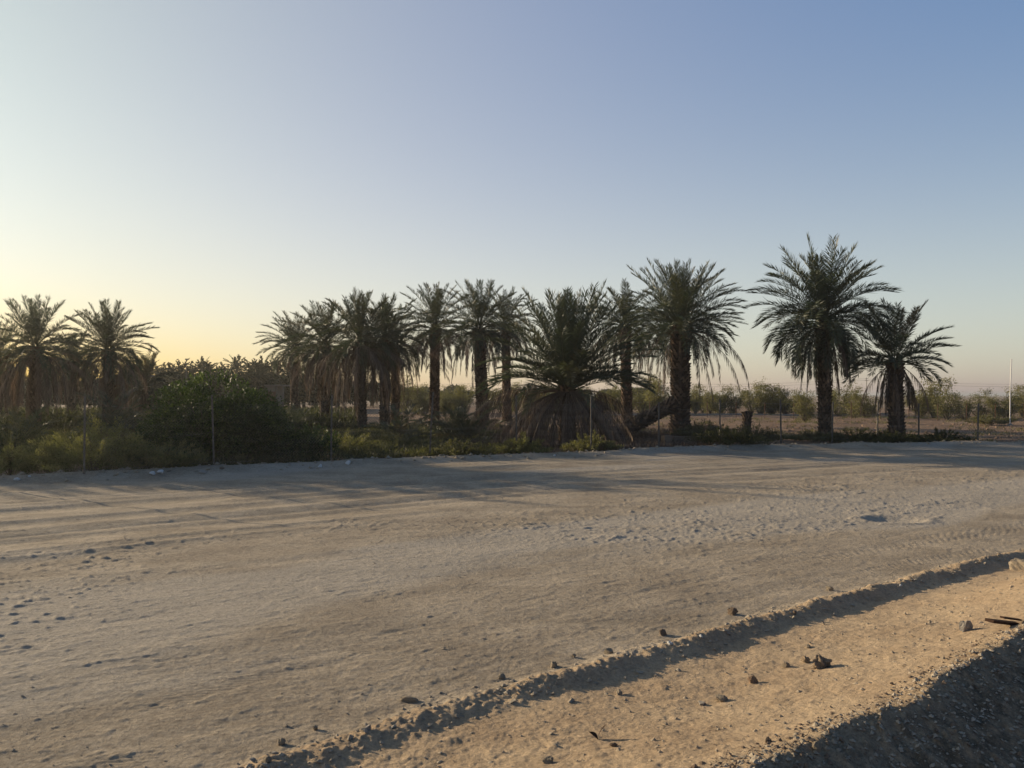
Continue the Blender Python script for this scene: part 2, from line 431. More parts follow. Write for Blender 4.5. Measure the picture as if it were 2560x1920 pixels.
def ground_mat(name, base, dry, light, dark, gscale=1.0, stones=0.3, streak=True):
    m, n, b = newmat(name)
    mp = mapping(n, (0.22, 1.6, 1.0), -math.atan2(UY, UX))
    obj = mapping(n, (1, 1, 1))
    n1 = noise(n, 1.0, 8, 0.6, mp); n2 = noise(n, 0.9, 9, 0.65, obj); n3 = noise(n, 34 * gscale, 6, 0.7, obj)
    c = ramp(n, n2, [(0.38, base), (0.60, dry)])
    if streak: c = mix(n, math_(n, 'MULTIPLY', ramp(n, n1, [(0.48, (0, 0, 0)), (0.68, (1, 1, 1))]), 0.45), c, dark)
    c = mix(n, math_(n, 'MULTIPLY', attr(n, 'pale'), 0.55), c, light)
    if name == 'sand_bank':
        c = mix(n, math_(n, 'MULTIPLY', attr(n, 'rubble'), ramp(n, noise(n, 9, 6, 0.7, obj), [(0.42, (.25, .25, .25)), (0.6, (.9, .9, .9))])), c, (0.16, 0.13, 0.09))  # dark grit among the chips, with the mound's shade deepened in the colour
    c = mix(n, 1.0, c, ramp(n, n3, [(0.3, (0.66, 0.65, 0.64)), (0.62, (1.10, 1.09, 1.08))]), 'MULTIPLY')
    n4 = noise(n, 11 * gscale, 8, 0.78, obj)
    c = mix(n, 1.0, c, ramp(n, n4, [(0.36, (0.80, 0.79, 0.78)), (0.5, (1.0, 1.0, 1.0)), (0.64, (1.10, 1.09, 1.07))]), 'MULTIPLY')
    vo = n.nodes.new('ShaderNodeTexVoronoi'); vo.inputs['Scale'].default_value = 55 * gscale
    n.links.new(obj, vo.inputs['Vector'])
    spk = ramp(n, vo.outputs['Distance'], [(0.10, (1, 1, 1)), (0.22, (0, 0, 0))])
    sel = ramp(n, vo.outputs['Color'], [(0.70, (0, 0, 0)), (0.78, (1, 1, 1))])
    f = math_(n, 'MULTIPLY', math_(n, 'MULTIPLY', spk, sel), stones)
    c = mix(n, f, c, light)
    n.links.new(c, b.inputs['Base Color'])
    b.inputs['Roughness'].default_value = 0.95
    b.inputs['Specular IOR Level'].default_value = 0.1
    h = math_(n, 'ADD', math_(n, 'ADD', math_(n, 'MULTIPLY', noise(n, 60 * gscale, 6, 0.75, obj), 1.0), math_(n, 'MULTIPLY', n4, 1.6)), math_(n, 'MULTIPLY', f, 1.2))
    bump(n, b, h, 0.016 / gscale)
    return m
M['road'] = ground_mat('dirt_road', (0.385, 0.318, 0.24), (0.52, 0.435, 0.33), (0.54, 0.49, 0.42), (0.28, 0.235, 0.18))
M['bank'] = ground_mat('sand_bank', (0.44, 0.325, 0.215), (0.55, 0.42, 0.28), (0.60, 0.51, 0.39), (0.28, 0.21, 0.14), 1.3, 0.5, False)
M['soil'] = ground_mat('orchard_soil', (0.27, 0.18, 0.12), (0.36, 0.25, 0.175), (0.38, 0.30, 0.22), (0.19, 0.13, 0.09), 0.35, 0.5, False)
M['desert'] = ground_mat('desert', (0.36, 0.27, 0.20), (0.42, 0.33, 0.25), (0.45, 0.38, 0.3), (0.3, 0.24, 0.18), 0.05, 0.3, False)

def part_of(name, mask, mat, lab):
    f = FQ[mask]
    u, inv = np.unique(f, return_inverse=True)
    o = build(name, P[u], inv.reshape(-1, 4), mat, None, True, {'pale': PALE[u], 'rubble': RUB_SHADE[u]})
    return tag(o, lab, None, None, 'structure')
ffar = fr > 140
part_of('road', (fv > 0.004) & (fv <= 1.006) & ~ffar, M['road'], 'pale rutted dirt road crossing the whole view')
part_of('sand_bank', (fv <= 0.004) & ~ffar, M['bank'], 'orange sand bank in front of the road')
part_of('ground', (fv > 1.006) & ~ffar, M['soil'], 'brown orchard soil behind the fence')
part_of('desert', ffar, M['desert'], 'far pale desert plain')
# ------------------------------------------------------------------ palms
def frond(mb, base, az, el, L, droop, r, dead=False, leaf=1.0, tint=0.5, petiole=0.16, nl=46, vang=0.5, wdt=0.034, twist=0.0):
    """one pinnate frond: arching rachis and two rows of leaflets"""
    n = 14; nl = int(nl * 1.45); wdt *= .62
    t = np.linspace(0, 1, n)
    e = el - droop * t ** 1.25
    e = np.maximum(e, -88 + 6 * r.random())
    azz = az + twist * t ** 1.5
    e = np.radians(e); a = np.radians(azz)
    T = np.stack([np.cos(e) * np.cos(a), np.cos(e) * np.sin(a), np.sin(e)], -1)
    P = np.vstack([base, base + np.cumsum((T[:-1] + T[1:]) / 2 * (L / (n - 1)), axis=0)])
    rad = np.interp(t, [0, .1, .3, 1], [.045, .026, .017, .004]) * (0.5 + L / 8)
    mb.tube(P, rad, 3, tint=(0.95 if not dead else 0.6), cap=False)
    # leaflets
    tt = petiole + (1 - petiole) * (np.linspace(0, 1, nl) ** 0.95)
    tt = np.repeat(tt, 2); side = np.tile([1.0, -1.0], nl)
    tt = np.clip(tt + r.normal(0, .004, tt.size), 0, 1)
    keep = r.random(tt.size) > (0.05 if not dead else 0.25)
    tt, side = tt[keep], side[keep]
    Pi = np.stack([np.interp(tt, t, P[:, k]) for k in range(3)], -1)
    Ti = np.stack([np.interp(tt, t, T[:, k]) for k in range(3)], -1); Ti /= np.linalg.norm(Ti, axis=1)[:, None]
    ai = np.radians(az + twist * tt ** 1.5)
    S = np.stack([-np.sin(ai), np.cos(ai), 0 * ai], -1)
    U = np.cross(S, Ti)
    U *= np.sign(U[:, 2:3] + 1e-6) if False else -1.0
    U = np.cross(Ti, S)
    prof = np.interp(tt, [petiole, petiole + .12, .45, .8, 1.0], [.45, .8, 1.0, .82, .55])
    ll = leaf * (0.125 * L ** 0.55 + 0.10) * prof * (1 + r.normal(0, .08, tt.size)) * 1.62
    al = np.radians(np.interp(tt, [petiole, .6, 1.0], [66, 52, 30]) + r.normal(0, 7, tt.size))
    be = vang + r.normal(0, .22, tt.size)
    if dead:
        al *= 0.75; be = be - 0.9
    D = np.cos(al)[:, None] * Ti + np.sin(al)[:, None] * (np.cos(be)[:, None] * S * side[:, None] + np.sin(be)[:, None] * U)
    if dead: D[:, 2] -= 0.7
    D /= np.linalg.norm(D, axis=1)[:, None]
    Wv = np.cross(D, U + 0.6 * r.normal(0, 1, D.shape)); Wv /= np.linalg.norm(Wv, axis=1)[:, None]
    hw = wdt * .72 * (1 + r.normal(0, .15, tt.size)) * (0.8 if dead else 1)
    mid = Pi + D * (ll * .38)[:, None]
    tip = Pi + D * ll[:, None]; tip[:, 2] -= (0.10 if not dead else .25) * ll
    V = np.stack([Pi, mid + Wv * hw[:, None], tip, mid - Wv * hw[:, None]], 1).reshape(-1, 4, 3)
    m = len(tt)
    F = np.arange(m * 4).reshape(m, 4)
    tn = np.repeat(np.clip(tint + r.normal(0, .07, m), 0, 1), 4)
    mb.add(V.reshape(-1, 3), F, tn)

def palm_trunk(h, r0, r1, lean, r, boots=True, flare=1.2):
    """tapered stem with spiralling leaf bases; lean = (dx, dy) of the top"""
    mb = MB()
    n = 22
    t = np.linspace(0, 1, n)
    px = lean[0] * t ** 1.4; py = lean[1] * t ** 1.4
    rad = np.interp(t, [0, .05, .15, .5, .85, .96, 1], [r0 * flare, r0 * 1.08, r0, (r0 + r1) / 2, r1, r1 * 1.12, r1 * .8])
    rad = rad * (1 + .04 * np.sin(t * 31 + r.random() * 6))
    mb.tube(np.stack([px, py, t * h - 0.15 * (t < .01)], -1), rad * .92, 12, 0.2)
    if boots:
        rows = max(8, int(h / 0.135)); V = []; q = 0
        per = 11
        for a in range(rows):
            z = (a + .5) / rows
            R_ = np.interp(z, t, rad)
            for b in range(per):
                if r.random() < 0.08: continue
                th = (b + .5 * (a % 2) + a * .13) * 2 * math.pi / per + r.normal(0, .05)
                c, s_ = math.cos(th), math.sin(th)
                cx, cy = np.interp(z, t, px), np.interp(z, t, py)
                wv = math.pi * R_ / per * 1.02
                o = np.array([cx, cy, z * h]); er = np.array([c, s_, 0]); et = np.array([-s_, c, 0])
                out_ = .035 + .05 * (z > .8) + .05 * r.random() + 0.05 * R_
                hh = h / rows * (1.0 + .5 * r.random())
                b0 = o + er * R_ * .9 - et * wv - np.array([0, 0, hh * .8]); b1 = o + er * R_ * .9 + et * wv - np.array([0, 0, hh * .8])
                t0 = o + er * (R_ + out_) - et * wv * .55 + np.array([0, 0, hh * .3]); t1 = o + er * (R_ + out_) + et * wv * .55 + np.array([0, 0, hh * .3])
                i0 = o + er * R_ * .85 - et * wv * .6 + np.array([0, 0, hh * .25]); i1 = o + er * R_ * .85 + et * wv * .6 + np.array([0, 0, hh * .25])
                mb.add(np.array([b0, b1, t1, t0, i1, i0]), np.array([[0, 1, 2, 3], [3, 2, 4, 5], [0, 3, 5, 0], [1, 4, 2, 1]])[:2], 0.35 + .65 * r.random())
                mb.add(np.array([b0, t0, i0, b1, i1, t1]), np.array([[0, 1, 2], [3, 4, 5]]), 0.4)
    return mb

def palm(label, px, d, base_y, heart_y, L, trunk_px, seed, lean_px=0, n=46, dead=14, deadL=0.8, el_lo=-12, droop=(28, 75), young=88,
         extra=(), dextra=(), boots=True, hz=None, name='date_palm', leaf=1.0, group='date palms in the grove', dead_el=(-15, -60), nl=46, tint0=0.5, stalks=0, up=1.0, wdt=.034):
    r = np.random.default_rng(seed); n = int(n * 1.6); dead = int(dead * 1.5); trunk_px *= .92; L *= .87
    x = at(px - lean_px, d); y = d
    z0 = gz(x, y) - 0.03
    top = zat(heart_y, d) - z0
    root = empty(name, (x, y, z0), label, 'palm tree', group)
    lx = at(px, d) - x
    rw = trunk_px / FPX * d / 2
    palm_trunk(top, rw, rw * .95, (lx, 0), r, boots).out('trunk', M['bark'], root)
    mb = MB()
    heart = np.array([lx, 0, top])
    g0 = r.random() * 360
    for k in range(n):
        a = (k + .5) / n
        az = g0 + k * 137.508 + r.normal(0, 6)
        el = young - (young - el_lo) * a ** .85 + r.normal(0, 4)
        dr = droop[0] + (droop[1] - droop[0]) * a + r.normal(0, 9) + 9 * (a > .35)
        Lk = L * (0.80 + .25 * math.sin(math.pi * min(1, a * 1.25 + .12))) * (1 + r.normal(0, .05))
        if el > 45: Lk *= up
        if r.random() < .12: dr += 35; Lk *= .85; el -= 10
        b = heart + np.array([math.cos(R(az)), math.sin(R(az)), 0]) * rw * (0.25 + .5 * a) + np.array([0, 0, .25 * (1 - a) - .25 * a])
        frond(mb, b, az, el, Lk, dr, r, tint=np.clip(tint0 + r.normal(0, .15) + (0.25 if r.random() < .08 else 0), 0.05, 1), leaf=leaf, nl=nl, twist=r.normal(0, 14), wdt=wdt)
    for (az, el, Lk, dr) in extra:
        Lk *= .78 if px > 2000 else .85
        b = heart + np.array([math.cos(R(az)), math.sin(R(az)), 0]) * rw * .5
        frond(mb, b, az, el, Lk, dr, r, tint=np.clip(tint0 + r.normal(0, .1), .1, 1), leaf=leaf, nl=nl, twist=r.normal(0, 5), wdt=wdt)
    mb.out('crown', M['palm'], root)
    if dead or dextra:
        mb = MB()
        for k in range(dead):
            az = g0 + k * 360 / max(dead, 1) * 1.0 + r.normal(0, 14)
            el = dead_el[0] + (dead_el[1] - dead_el[0]) * r.random()
            b = heart + np.array([math.cos(R(az)), math.sin(R(az)), 0]) * rw * .9 - np.array([0, 0, .2 + .5 * r.random()])
            frond(mb, b, az, el, L * deadL * (0.8 + .4 * r.random()), 70 + 20 * r.random(), r, dead=True, leaf=.75, tint=r.random(), nl=34, twist=r.normal(0, 20))
        for (az, el, Lk, dr) in [(a_ + r.normal(0, 5) * (q_ > 0), e_ + r.normal(0, 5) * (q_ > 0), l_ * (1 - .06 * q_), d_ + r.normal(0, 7) * (q_ > 0)) for (a_, e_, l_, d_) in dextra for q_ in range(2 if len(dextra) > 20 else 1)]:
            b = heart + np.array([math.cos(R(az)), math.sin(R(az)), 0]) * rw * .9 - np.array([0, 0, .25])
            frond(mb, b, az, el, Lk, dr, r, dead=True, leaf=.8, tint=r.random(), nl=38)
        mb.out('dry_frond_skirt', M['dead'], root)
    if stalks:
        mb = MB()
        for k in range(stalks):
            az = r.random() * 360; e0 = 60
            P = [heart.copy()]
            for q in range(8):
                e_ = R(e0 - q * 17); P.append(P[-1] + np.array([math.cos(R(az)) * math.cos(e_), math.sin(R(az)) * math.cos(e_), math.sin(e_)]) * .14)
            mb.tube(P, .018, 4, .9, False)
            for q in range(26):
                dd = r.normal(0, .13, 3); dd[2] = -abs(dd[2]) - .25
                mb.tube([P[-1], P[-1] + dd * .5, P[-1] + dd], .007, 3, .9, False)
        mb.out('flower_stalk', M['palm'], root)
    return root

G = 'date palms in the grove'
palm('tall date palm with the broadest crown, second from the right end of the row', 2058, 36.5, 1098, 800, 3.62, 33, 11, lean_px=-5, n=54, dead=16, deadL=.85, el_lo=-38, droop=(28, 78), leaf=1.2,
     extra=[(178, 38, 3.9, 85), (184, 28, 3.7, 70), (0, 40, 3.8, 85), (5, 28, 3.9, 75), (175, 62, 4.2, 60), (10, 70, 4.0, 60), (350, 52, 4.2, 66), (182, 8, 3.6, 70), (178, -10, 3.4, 60), (95, 80, 4.2, 15), (20, 84, 4.9, 10), (165, 86, 4.9, 8), (175, 74, 4.7, 25), (5, 76, 4.7, 20), (0, 62, 4.4, 40), (180, 66, 4.5, 45), (270, 80, 4.6, 15)], stalks=2, tint0=.55, nl=54)
palm('date palm with a short crown and stiff fronds, rightmost in the row', 2238, 34.8, 1106, 900, 2.75, 37, 12, lean_px=-3, n=24, dead=11, deadL=.78, el_lo=5, droop=(12, 55), dead_el=(-30, -65),
     extra=[(5, 38, 3.1, 34), (355, 27, 3.2, 30), (2, 8, 2.6, 25), (8, 48, 2.9, 30), (180, -5, 2.9, 45), (175, 8, 2.4, 60), (350, -18, 2.0, 40), (185, 60, 2.9, 20), (95, 70, 3, 15), (182, 72, 3.1, 12), (178, 48, 2.9, 25)],
     dextra=[(5, -30, 2.4, 60), (20, -45, 2.2, 40), (185, -30, 2.5, 60)], tint0=.45, nl=44)
palm('date palm with the thickest trunk, beside the fallen trunk', 1703, 40.0, 1083, 812, 3.55, 50, 13, lean_px=3, n=44, dead=5, deadL=.95, el_lo=-8, droop=(15, 62), stalks=1,
     extra=[(175, 60, 4.4, 20), (170, 72, 4.2, 12), (10, 62, 4.0, 18), (5, 48, 3.9, 30), (0, 35, 3.4, 28), (352, 20, 3.2, 20), (182, 42, 3.6, 40), (90, 85, 3.8, 10), (270, 75, 3.6, 20), (8, 74, 3.9, 12), (190, 20, 3.2, 70)],
     dextra=[(2, -5, 4.0, 75), (8, -20, 4.1, 62), (358, -10, 4.4, 76), (182, -20, 3.2, 60), (176, -30, 3.0, 50), (4, -60, 3.8, 25)], tint0=.5, nl=48)
palm('slender date palm behind the thickest trunk, its crown spreading on both sides of it', 1692, 47.0, 1075, 812, 3.7, 16, 14, lean_px=-2, n=34, dead=12, deadL=.95, el_lo=-25, droop=(30, 70),
     extra=[(0, 12, 4.6, 25), (4, 25, 4.2, 35), (356, -2, 4.0, 20), (180, 40, 3.6, 70), (175, 50, 3.4, 80)], tint0=.5)
palm('date palm with a single upright spear frond, right of the low palm', 1562, 50.0, 1068, 812, 3.2, 27, 15, lean_px=-6, n=34, dead=26, deadL=1.05, el_lo=-25, droop=(35, 80), young=80,
     extra=[(90, 88, 3.3, 4), (178, 48, 3.8, 70), (174, 40, 3.6, 60), (180, 55, 3.8, 90)], dead_el=(10, -50), tint0=.5)
palm('low date palm with a huge dry skirt reaching the ground', 1419, 31.6, 1115, 962, 4.1, 42, 16, n=52, dead=0, el_lo=24, droop=(12, 45), up=1.0, young=89,
     extra=[(178, 30, 4.1, 70), (183, 20, 4.0, 55), (174, 42, 4.3, 65), (0, 30, 4.0, 70), (4, 20, 3.9, 55), (358, 42, 4.4, 45), (2, 36, 4.2, 40), (200, 26, 4.0, 70), (340, 26, 4.0, 70), (260, 70, 3.8, 25), (280, 60, 3.6, 30), (182, 56, 4.5, 34), (178, 66, 4.6, 22), (186, 48, 4.5, 45), (172, 74, 4.6, 14), (3, 58, 4.6, 32), (355, 68, 4.6, 20), (8, 50, 4.5, 42), (90, 84, 4.5, 8), (270, 82, 4.3, 10), (240, 60, 4.2, 28), (300, 62, 4.2, 28)],
     dextra=[(a, e - (14 if (a < 40 or a > 320) else 10 if q_ > 3 else 0), l * (.78 if (a < 40 or a > 320) else 1), dr) for q_, (a, e, l, dr) in enumerate([(180, 18, 3.9, 62), (185, 10, 3.9, 62), (190, 4, 3.8, 58), (175, 0, 3.7, 55), (182, -8, 3.8, 45), (0, 18, 3.9, 70), (355, 10, 3.7, 66), (5, 2, 3.9, 58), (358, -10, 3.7, 44), (10, -16, 3.6, 40),
      (200, -12, 3.6, 42), (210, -5, 3.6, 50), (222, -15, 3.3, 42), (235, -10, 3.2, 48), (248, -25, 3.0, 40), (262, -20, 3.0, 45), (275, -28, 2.9, 40), (288, -18, 3.0, 48), (300, -25, 3.1, 40), (312, -12, 3.2, 48),
      (325, -18, 3.4, 42), (338, -6, 3.6, 50), (196, -26, 3.5, 30), (344, -28, 3.4, 30), (215, -35, 3.2, 28), (330, -38, 3.2, 26), (170, -20, 3.7, 35), (10, -30, 3.6, 30), (160, -10, 3.6, 45), (20, -8, 3.6, 50), (150, -30, 3.4, 30), (30, -30, 3.4, 30),
      (240, -40, 2.8, 30), (300, -44, 2.8, 25), (270, -50, 2.6, 25), (205, -45, 3.0, 20), (335, -50, 3.0, 20), (188, -38, 3.4, 24), (352, -42, 3.3, 24), (228, -28, 3.2, 34), (318, -30, 3.2, 34), (184, -30, 3.6, 28), (194, -16, 3.7, 36), (202, -34, 3.4, 28), (350, -34, 3.5, 28), (342, -18, 3.6, 36)])],
     stalks=0, tint0=.55, nl=56)
palm('date palm with a narrow distant crown, left of the low palm', 1264, 60.0, 1030, 818, 3.3, 22, 17, lean_px=-3, n=36, dead=16, deadL=.9, el_lo=-20, droop=(25, 75), dead_el=(0, -55))
palm('date palm with a rough trunk, two places left of the low palm', 1197, 48.0, 1058, 820, 3.3, 31, 18, lean_px=-10, n=40, dead=16, deadL=1.0, el_lo=-20, droop=(20, 75), dead_el=(5, -55),
     dextra=[(182, -5, 3.6, 60), (178, -15, 3.7, 50), (184, 5, 3.0, 70)])
palm('date palm with a smooth bare trunk standing clear in the gap', 1088, 52.0, 1055, 820, 3.2, 25, 19, lean_px=2, n=42, dead=10, deadL=.85, el_lo=-18, droop=(22, 78), dead_el=(-10, -60))
palm('date palm with paired trunks, the left one', 962, 46.0, 1062, 850, 2.9, 25, 20, n=38, dead=10, deadL=.95, el_lo=-25, droop=(25, 75), dextra=[(0, 0, 3.9, 55), (5, -12, 3.6, 50), (2, 10, 4.0, 65)])
palm('date palm with paired trunks, the right one, mostly hidden', 988, 51.0, 1058, 862, 2.9, 22, 21, n=24, dead=8, deadL=1.1, el_lo=-25, droop=(25, 75), dextra=[(0, -5, 4.0, 60), (6, 5, 3.8, 60)])
palm('date palm with a long reddish skirt of dry fronds', 900, 43.0, 1068, 852, 3.0, 24, 22, n=40, dead=56, deadL=1.18, el_lo=-10, droop=(15, 70), dead_el=(15, -55), lean_px=-5)
palm('bushy date palm with dry fronds behind the dark bush', 812, 48.0, 1058, 862, 2.9, 24, 23, n=42, dead=36, deadL=1.05, el_lo=-35, droop=(20, 70), dead_el=(10, -60))
palm('small date palm at the left end of the middle group, fronds arching left', 736, 60.0, 1040, 868, 3.0, 19, 24, n=38, dead=8, deadL=.7, el_lo=-20, droop=(30, 70), extra=[(180, 25, 3.4, 45), (176, 38, 3.4, 50), (184, 10, 3.2, 50)])
palm('date palm with pale spiky fronds at the left edge', 88, 43.0, 1070, 868, 3.1, 28, 25, n=36, dead=44, deadL=1.15, el_lo=-15, droop=(12, 65), dead_el=(10, -55), tint0=.6)
palm('date palm with a rounded crown near the left edge', 270, 46.0, 1062, 872, 2.9, 25, 26, n=44, dead=26, deadL=1.1, el_lo=-25, droop=(15, 68), dead_el=(5, -55), tint0=.55)
palm('low date palm crown between the two left palms', 178, 58.0, 1050, 905, 2.4, 20, 27, n=32, dead=22, deadL=1.1, el_lo=-25, droop=(20, 70), tint0=.5)
palm('low date palm cut off by the left edge', -10, 50.0, 1060, 905, 2.9, 24, 28, n=34, dead=34, deadL=1.1, el_lo=-25, droop=(20, 70), tint0=.5)
palm('dark low date palm behind the big dark bush', 360, 52.0, 1058, 968, 2.6, 24, 29, n=24, dead=34, deadL=1.0, el_lo=-10, droop=(20, 70), tint0=.3)

# palms outside the left edge, near enough for their long shadows to cross the road
for q_, (x_, d_, h_) in enumerate([(-27.5, 37, 5.3), (-32, 36, 5.1), (-37, 38, 5.8), (-42, 37, 5.4), (-47, 39, 6.0), (-25.5, 33.5, 3.3), (-31, 33, 3.5), (-35, 34, 3.9)]):
    palm(('nearest', 'second', 'third', 'fourth', 'farthest', 'lowest', 'sixth', 'seventh')[q_] + ' date palm outside the left edge whose shadow crosses the road', 1280 + x_ / d_ * FPX, d_, 1100, 988 - (h_ - 2) / d_ * FPX, 3.3, .6 / d_ * FPX, 80 + q_, n=34, dead=26, deadL=1.1, el_lo=-25, droop=(20, 70), nl=24, wdt=.07, group='palms beyond the left edge')
# young offshoots at ground level
def sapling(label, px, d, L, seed, n=16, dry=0):
    r = np.random.default_rng(seed); x = at(px, d); z = gz(x, d)
    root = empty('palm_offshoot', (x, d, z - .05), label, 'young palm', 'palm offshoots near the ground')
    mb = MB()
    for k in range(n):
        frond(mb, np.array([0, 0, .1]), k * 137.5 + r.normal(0, 9), 80 - 55 * (k / n) + r.normal(0, 6), L * (.7 + .4 * r.random()), 30 + 40 * r.random(), r, tint=.5 + r.normal(0, .12), nl=30)
    mb.out('fronds', M['palm'], root)
    mb = MB()
    mb.tube([[0, 0, -.1], [0, 0, .12], [0, 0, .3]], [.12, .14, .06], 8, .5)
    mb.out('stump', M['bark'], root)
    return root
sapling('bright young palm offshoot among weeds between paired trunks and clear trunk', 1004, 33.0, 1.7, 31)
sapling('young palm offshoot in the weeds left of the rough trunk', 1120, 38.0, 1.9, 32)
sapling('dark young palm clump in front of the rough trunk', 1165, 34.0, 2.1, 33, 22)
sapling('yellowish young palm offshoot below the rounded left crown', 285, 40.0, 2.6, 34, 20)
sapling('young palm offshoot with pale fronds right of the big dark bush', 745, 42.0, 1.6, 35)
sapling('small palm offshoot behind the left tamarisk bushes', 60, 34.0, 1.7, 36, 14)

# fallen trunk and stump
def log(label):
    d = 36.5
    a = np.array([at(1560, d), d - .6, zat(1068, d) - .05]); b = np.array([at(1686, d), d - .6, zat(1006, d)])
    r = np.random.default_rng(5); root = empty('fallen_palm_trunk', tuple(a), label, 'fallen trunk')
    ax = (b - a); Lx = np.linalg.norm(ax); ax /= Lx
    mb = palm_trunk(Lx, .30, .27, (0, 0), r, True, 1.0)
    V = np.vstack(mb.V)
    up = np.array([0, 0, 1.0]); s1 = np.cross(ax, up); s1 /= np.linalg.norm(s1); s2 = np.cross(s1, ax)
    W_ = V[:, :1] * s1 + V[:, 1:2] * s2 + V[:, 2:3] * ax
    mb.V = [W_]
    mb.out('log', M['bark'], root)
    mb = MB()
    for k in range(9):
        q = np.array([0, 0, 0.0]) + r.normal(0, .05, 3)
        frond(mb, q, r.uniform(-30, 210), r.uniform(-25, 25), r.uniform(1.2, 2.0), 60, r, dead=True, tint=r.random(), nl=24)
    mb.out('dry_fronds', M['dead'], root)
log('fallen palm trunk leaning up toward the thickest palm')
r_ = np.random.default_rng(6)
root = empty('palm_stump', (at(1866, 37.5), 37.5, gz(at(1866, 37.5), 37.5) - .1), 'short dark palm stump standing between two palms', 'stump')
palm_trunk(zat(1028, 37.5) - gz(at(1866, 37.5), 37.5) + .1, .17, .165, (.03, 0), r_, True, 1.0).out('trunk', M['bark'], root)
# ------------------------------------------------------------------ bushes, shrubs, weeds
def kites(P, D, L, Wd, r):
    """leaf quads at P along D"""
    Wv = np.cross(D, r.normal(0, 1, D.shape)); Wv /= np.linalg.norm(Wv, axis=1)[:, None] + 1e-9
    L = np.asarray(L).reshape(-1, 1); Wd = np.asarray(Wd).reshape(-1, 1)
    mid = P + D * L * .45
    V = np.stack([P, mid + Wv * Wd / 2, P + D * L, mid - Wv * Wd / 2], 1).reshape(-1, 3)
    return V, np.arange(len(P) * 4).reshape(-1, 4)

def sprays(mb, r, n, size, spread, leaf, leafw, per, up=.75, base_r=.3, tint=.5, droop=.3, tw=.01, z0=.25):
    """n upward arching shoots, each set with per leaflets; returns nothing, adds to mb"""
    for k in range(n):
        a = r.random() * 2 * math.pi; q = r.random() ** .5
        b = np.array([math.cos(a), math.sin(a), 0]) * base_r * q
        lean = spread * q * (0.6 + .6 * r.random())
        h = size * (0.55 + .5 * r.random()) * (1 - .35 * q * q)
        t = np.linspace(0, 1, 7)
        P = b + np.stack([math.cos(a) * lean * t ** 1.2, math.sin(a) * lean * t ** 1.2, h * (t - droop * q * t ** 3)], -1) + np.cumsum(r.normal(0, .012 * size, (7, 3)), axis=0)
        m = per
        tt = z0 + (1 - z0) * r.random(m) ** .8
        Pi = np.stack([np.interp(tt, t, P[:, c]) for c in range(3)], -1)
        Pi += r.normal(0, .045 * size, Pi.shape) * (1 - .55 * tt)[:, None]
        D = r.normal(0, .6, Pi.shape); D[:, 2] += up; D[:, 0] += math.cos(a) * .4; D[:, 1] += math.sin(a) * .4
        D /= np.linalg.norm(D, axis=1)[:, None]
        V, F = kites(Pi, D, leaf * (0.6 + .8 * r.random(m)), leafw * (0.7 + .6 * r.random(m)), r)
        tn = np.repeat(np.clip(tint + r.normal(0, .15) + .25 * (tt - .6) + r.normal(0, .08, m), 0, 1), 4)
        mb.add(V, F, tn)

def stems(r, n, size, spread, rad=.015):
    mb = MB()
    for k in range(n):
        a = r.random() * 2 * math.pi; q = r.random() ** .5
        t = np.linspace(0, 1, 6)
        P = np.stack([math.cos(a) * spread * q * t ** 1.2, math.sin(a) * spread * q * t ** 1.2, size * .75 * t], -1) + np.cumsum(r.normal(0, .02 * size, (6, 3)), axis=0)
        mb.tube(P, rad * (1.1 - t), 4, r.random(), False)
    return mb

def spray_bush(label, px, d, h, wid, seed, n=70, per=70, mat='tamarisk', leaf=.09, leafw=.022, tint=.5, name='tamarisk_bush', cat='bush', group=None, droop=.3, depth=1.0):
    r = np.random.default_rng(seed); x = at(px, d); z = gz(x, d) - .03
    root = empty(name, (x, d, z), label, cat, group)
    mb = MB(); sprays(mb, r, n, h, wid * .55, leaf, leafw, per, base_r=wid * .3, tint=tint, droop=droop)
    o = mb.out('foliage', M[mat], root); o.scale = (1, depth, 1)
    stems(r, max(6, n // 8), h, wid * .4).out('stems', M['twig'], root)
    return root

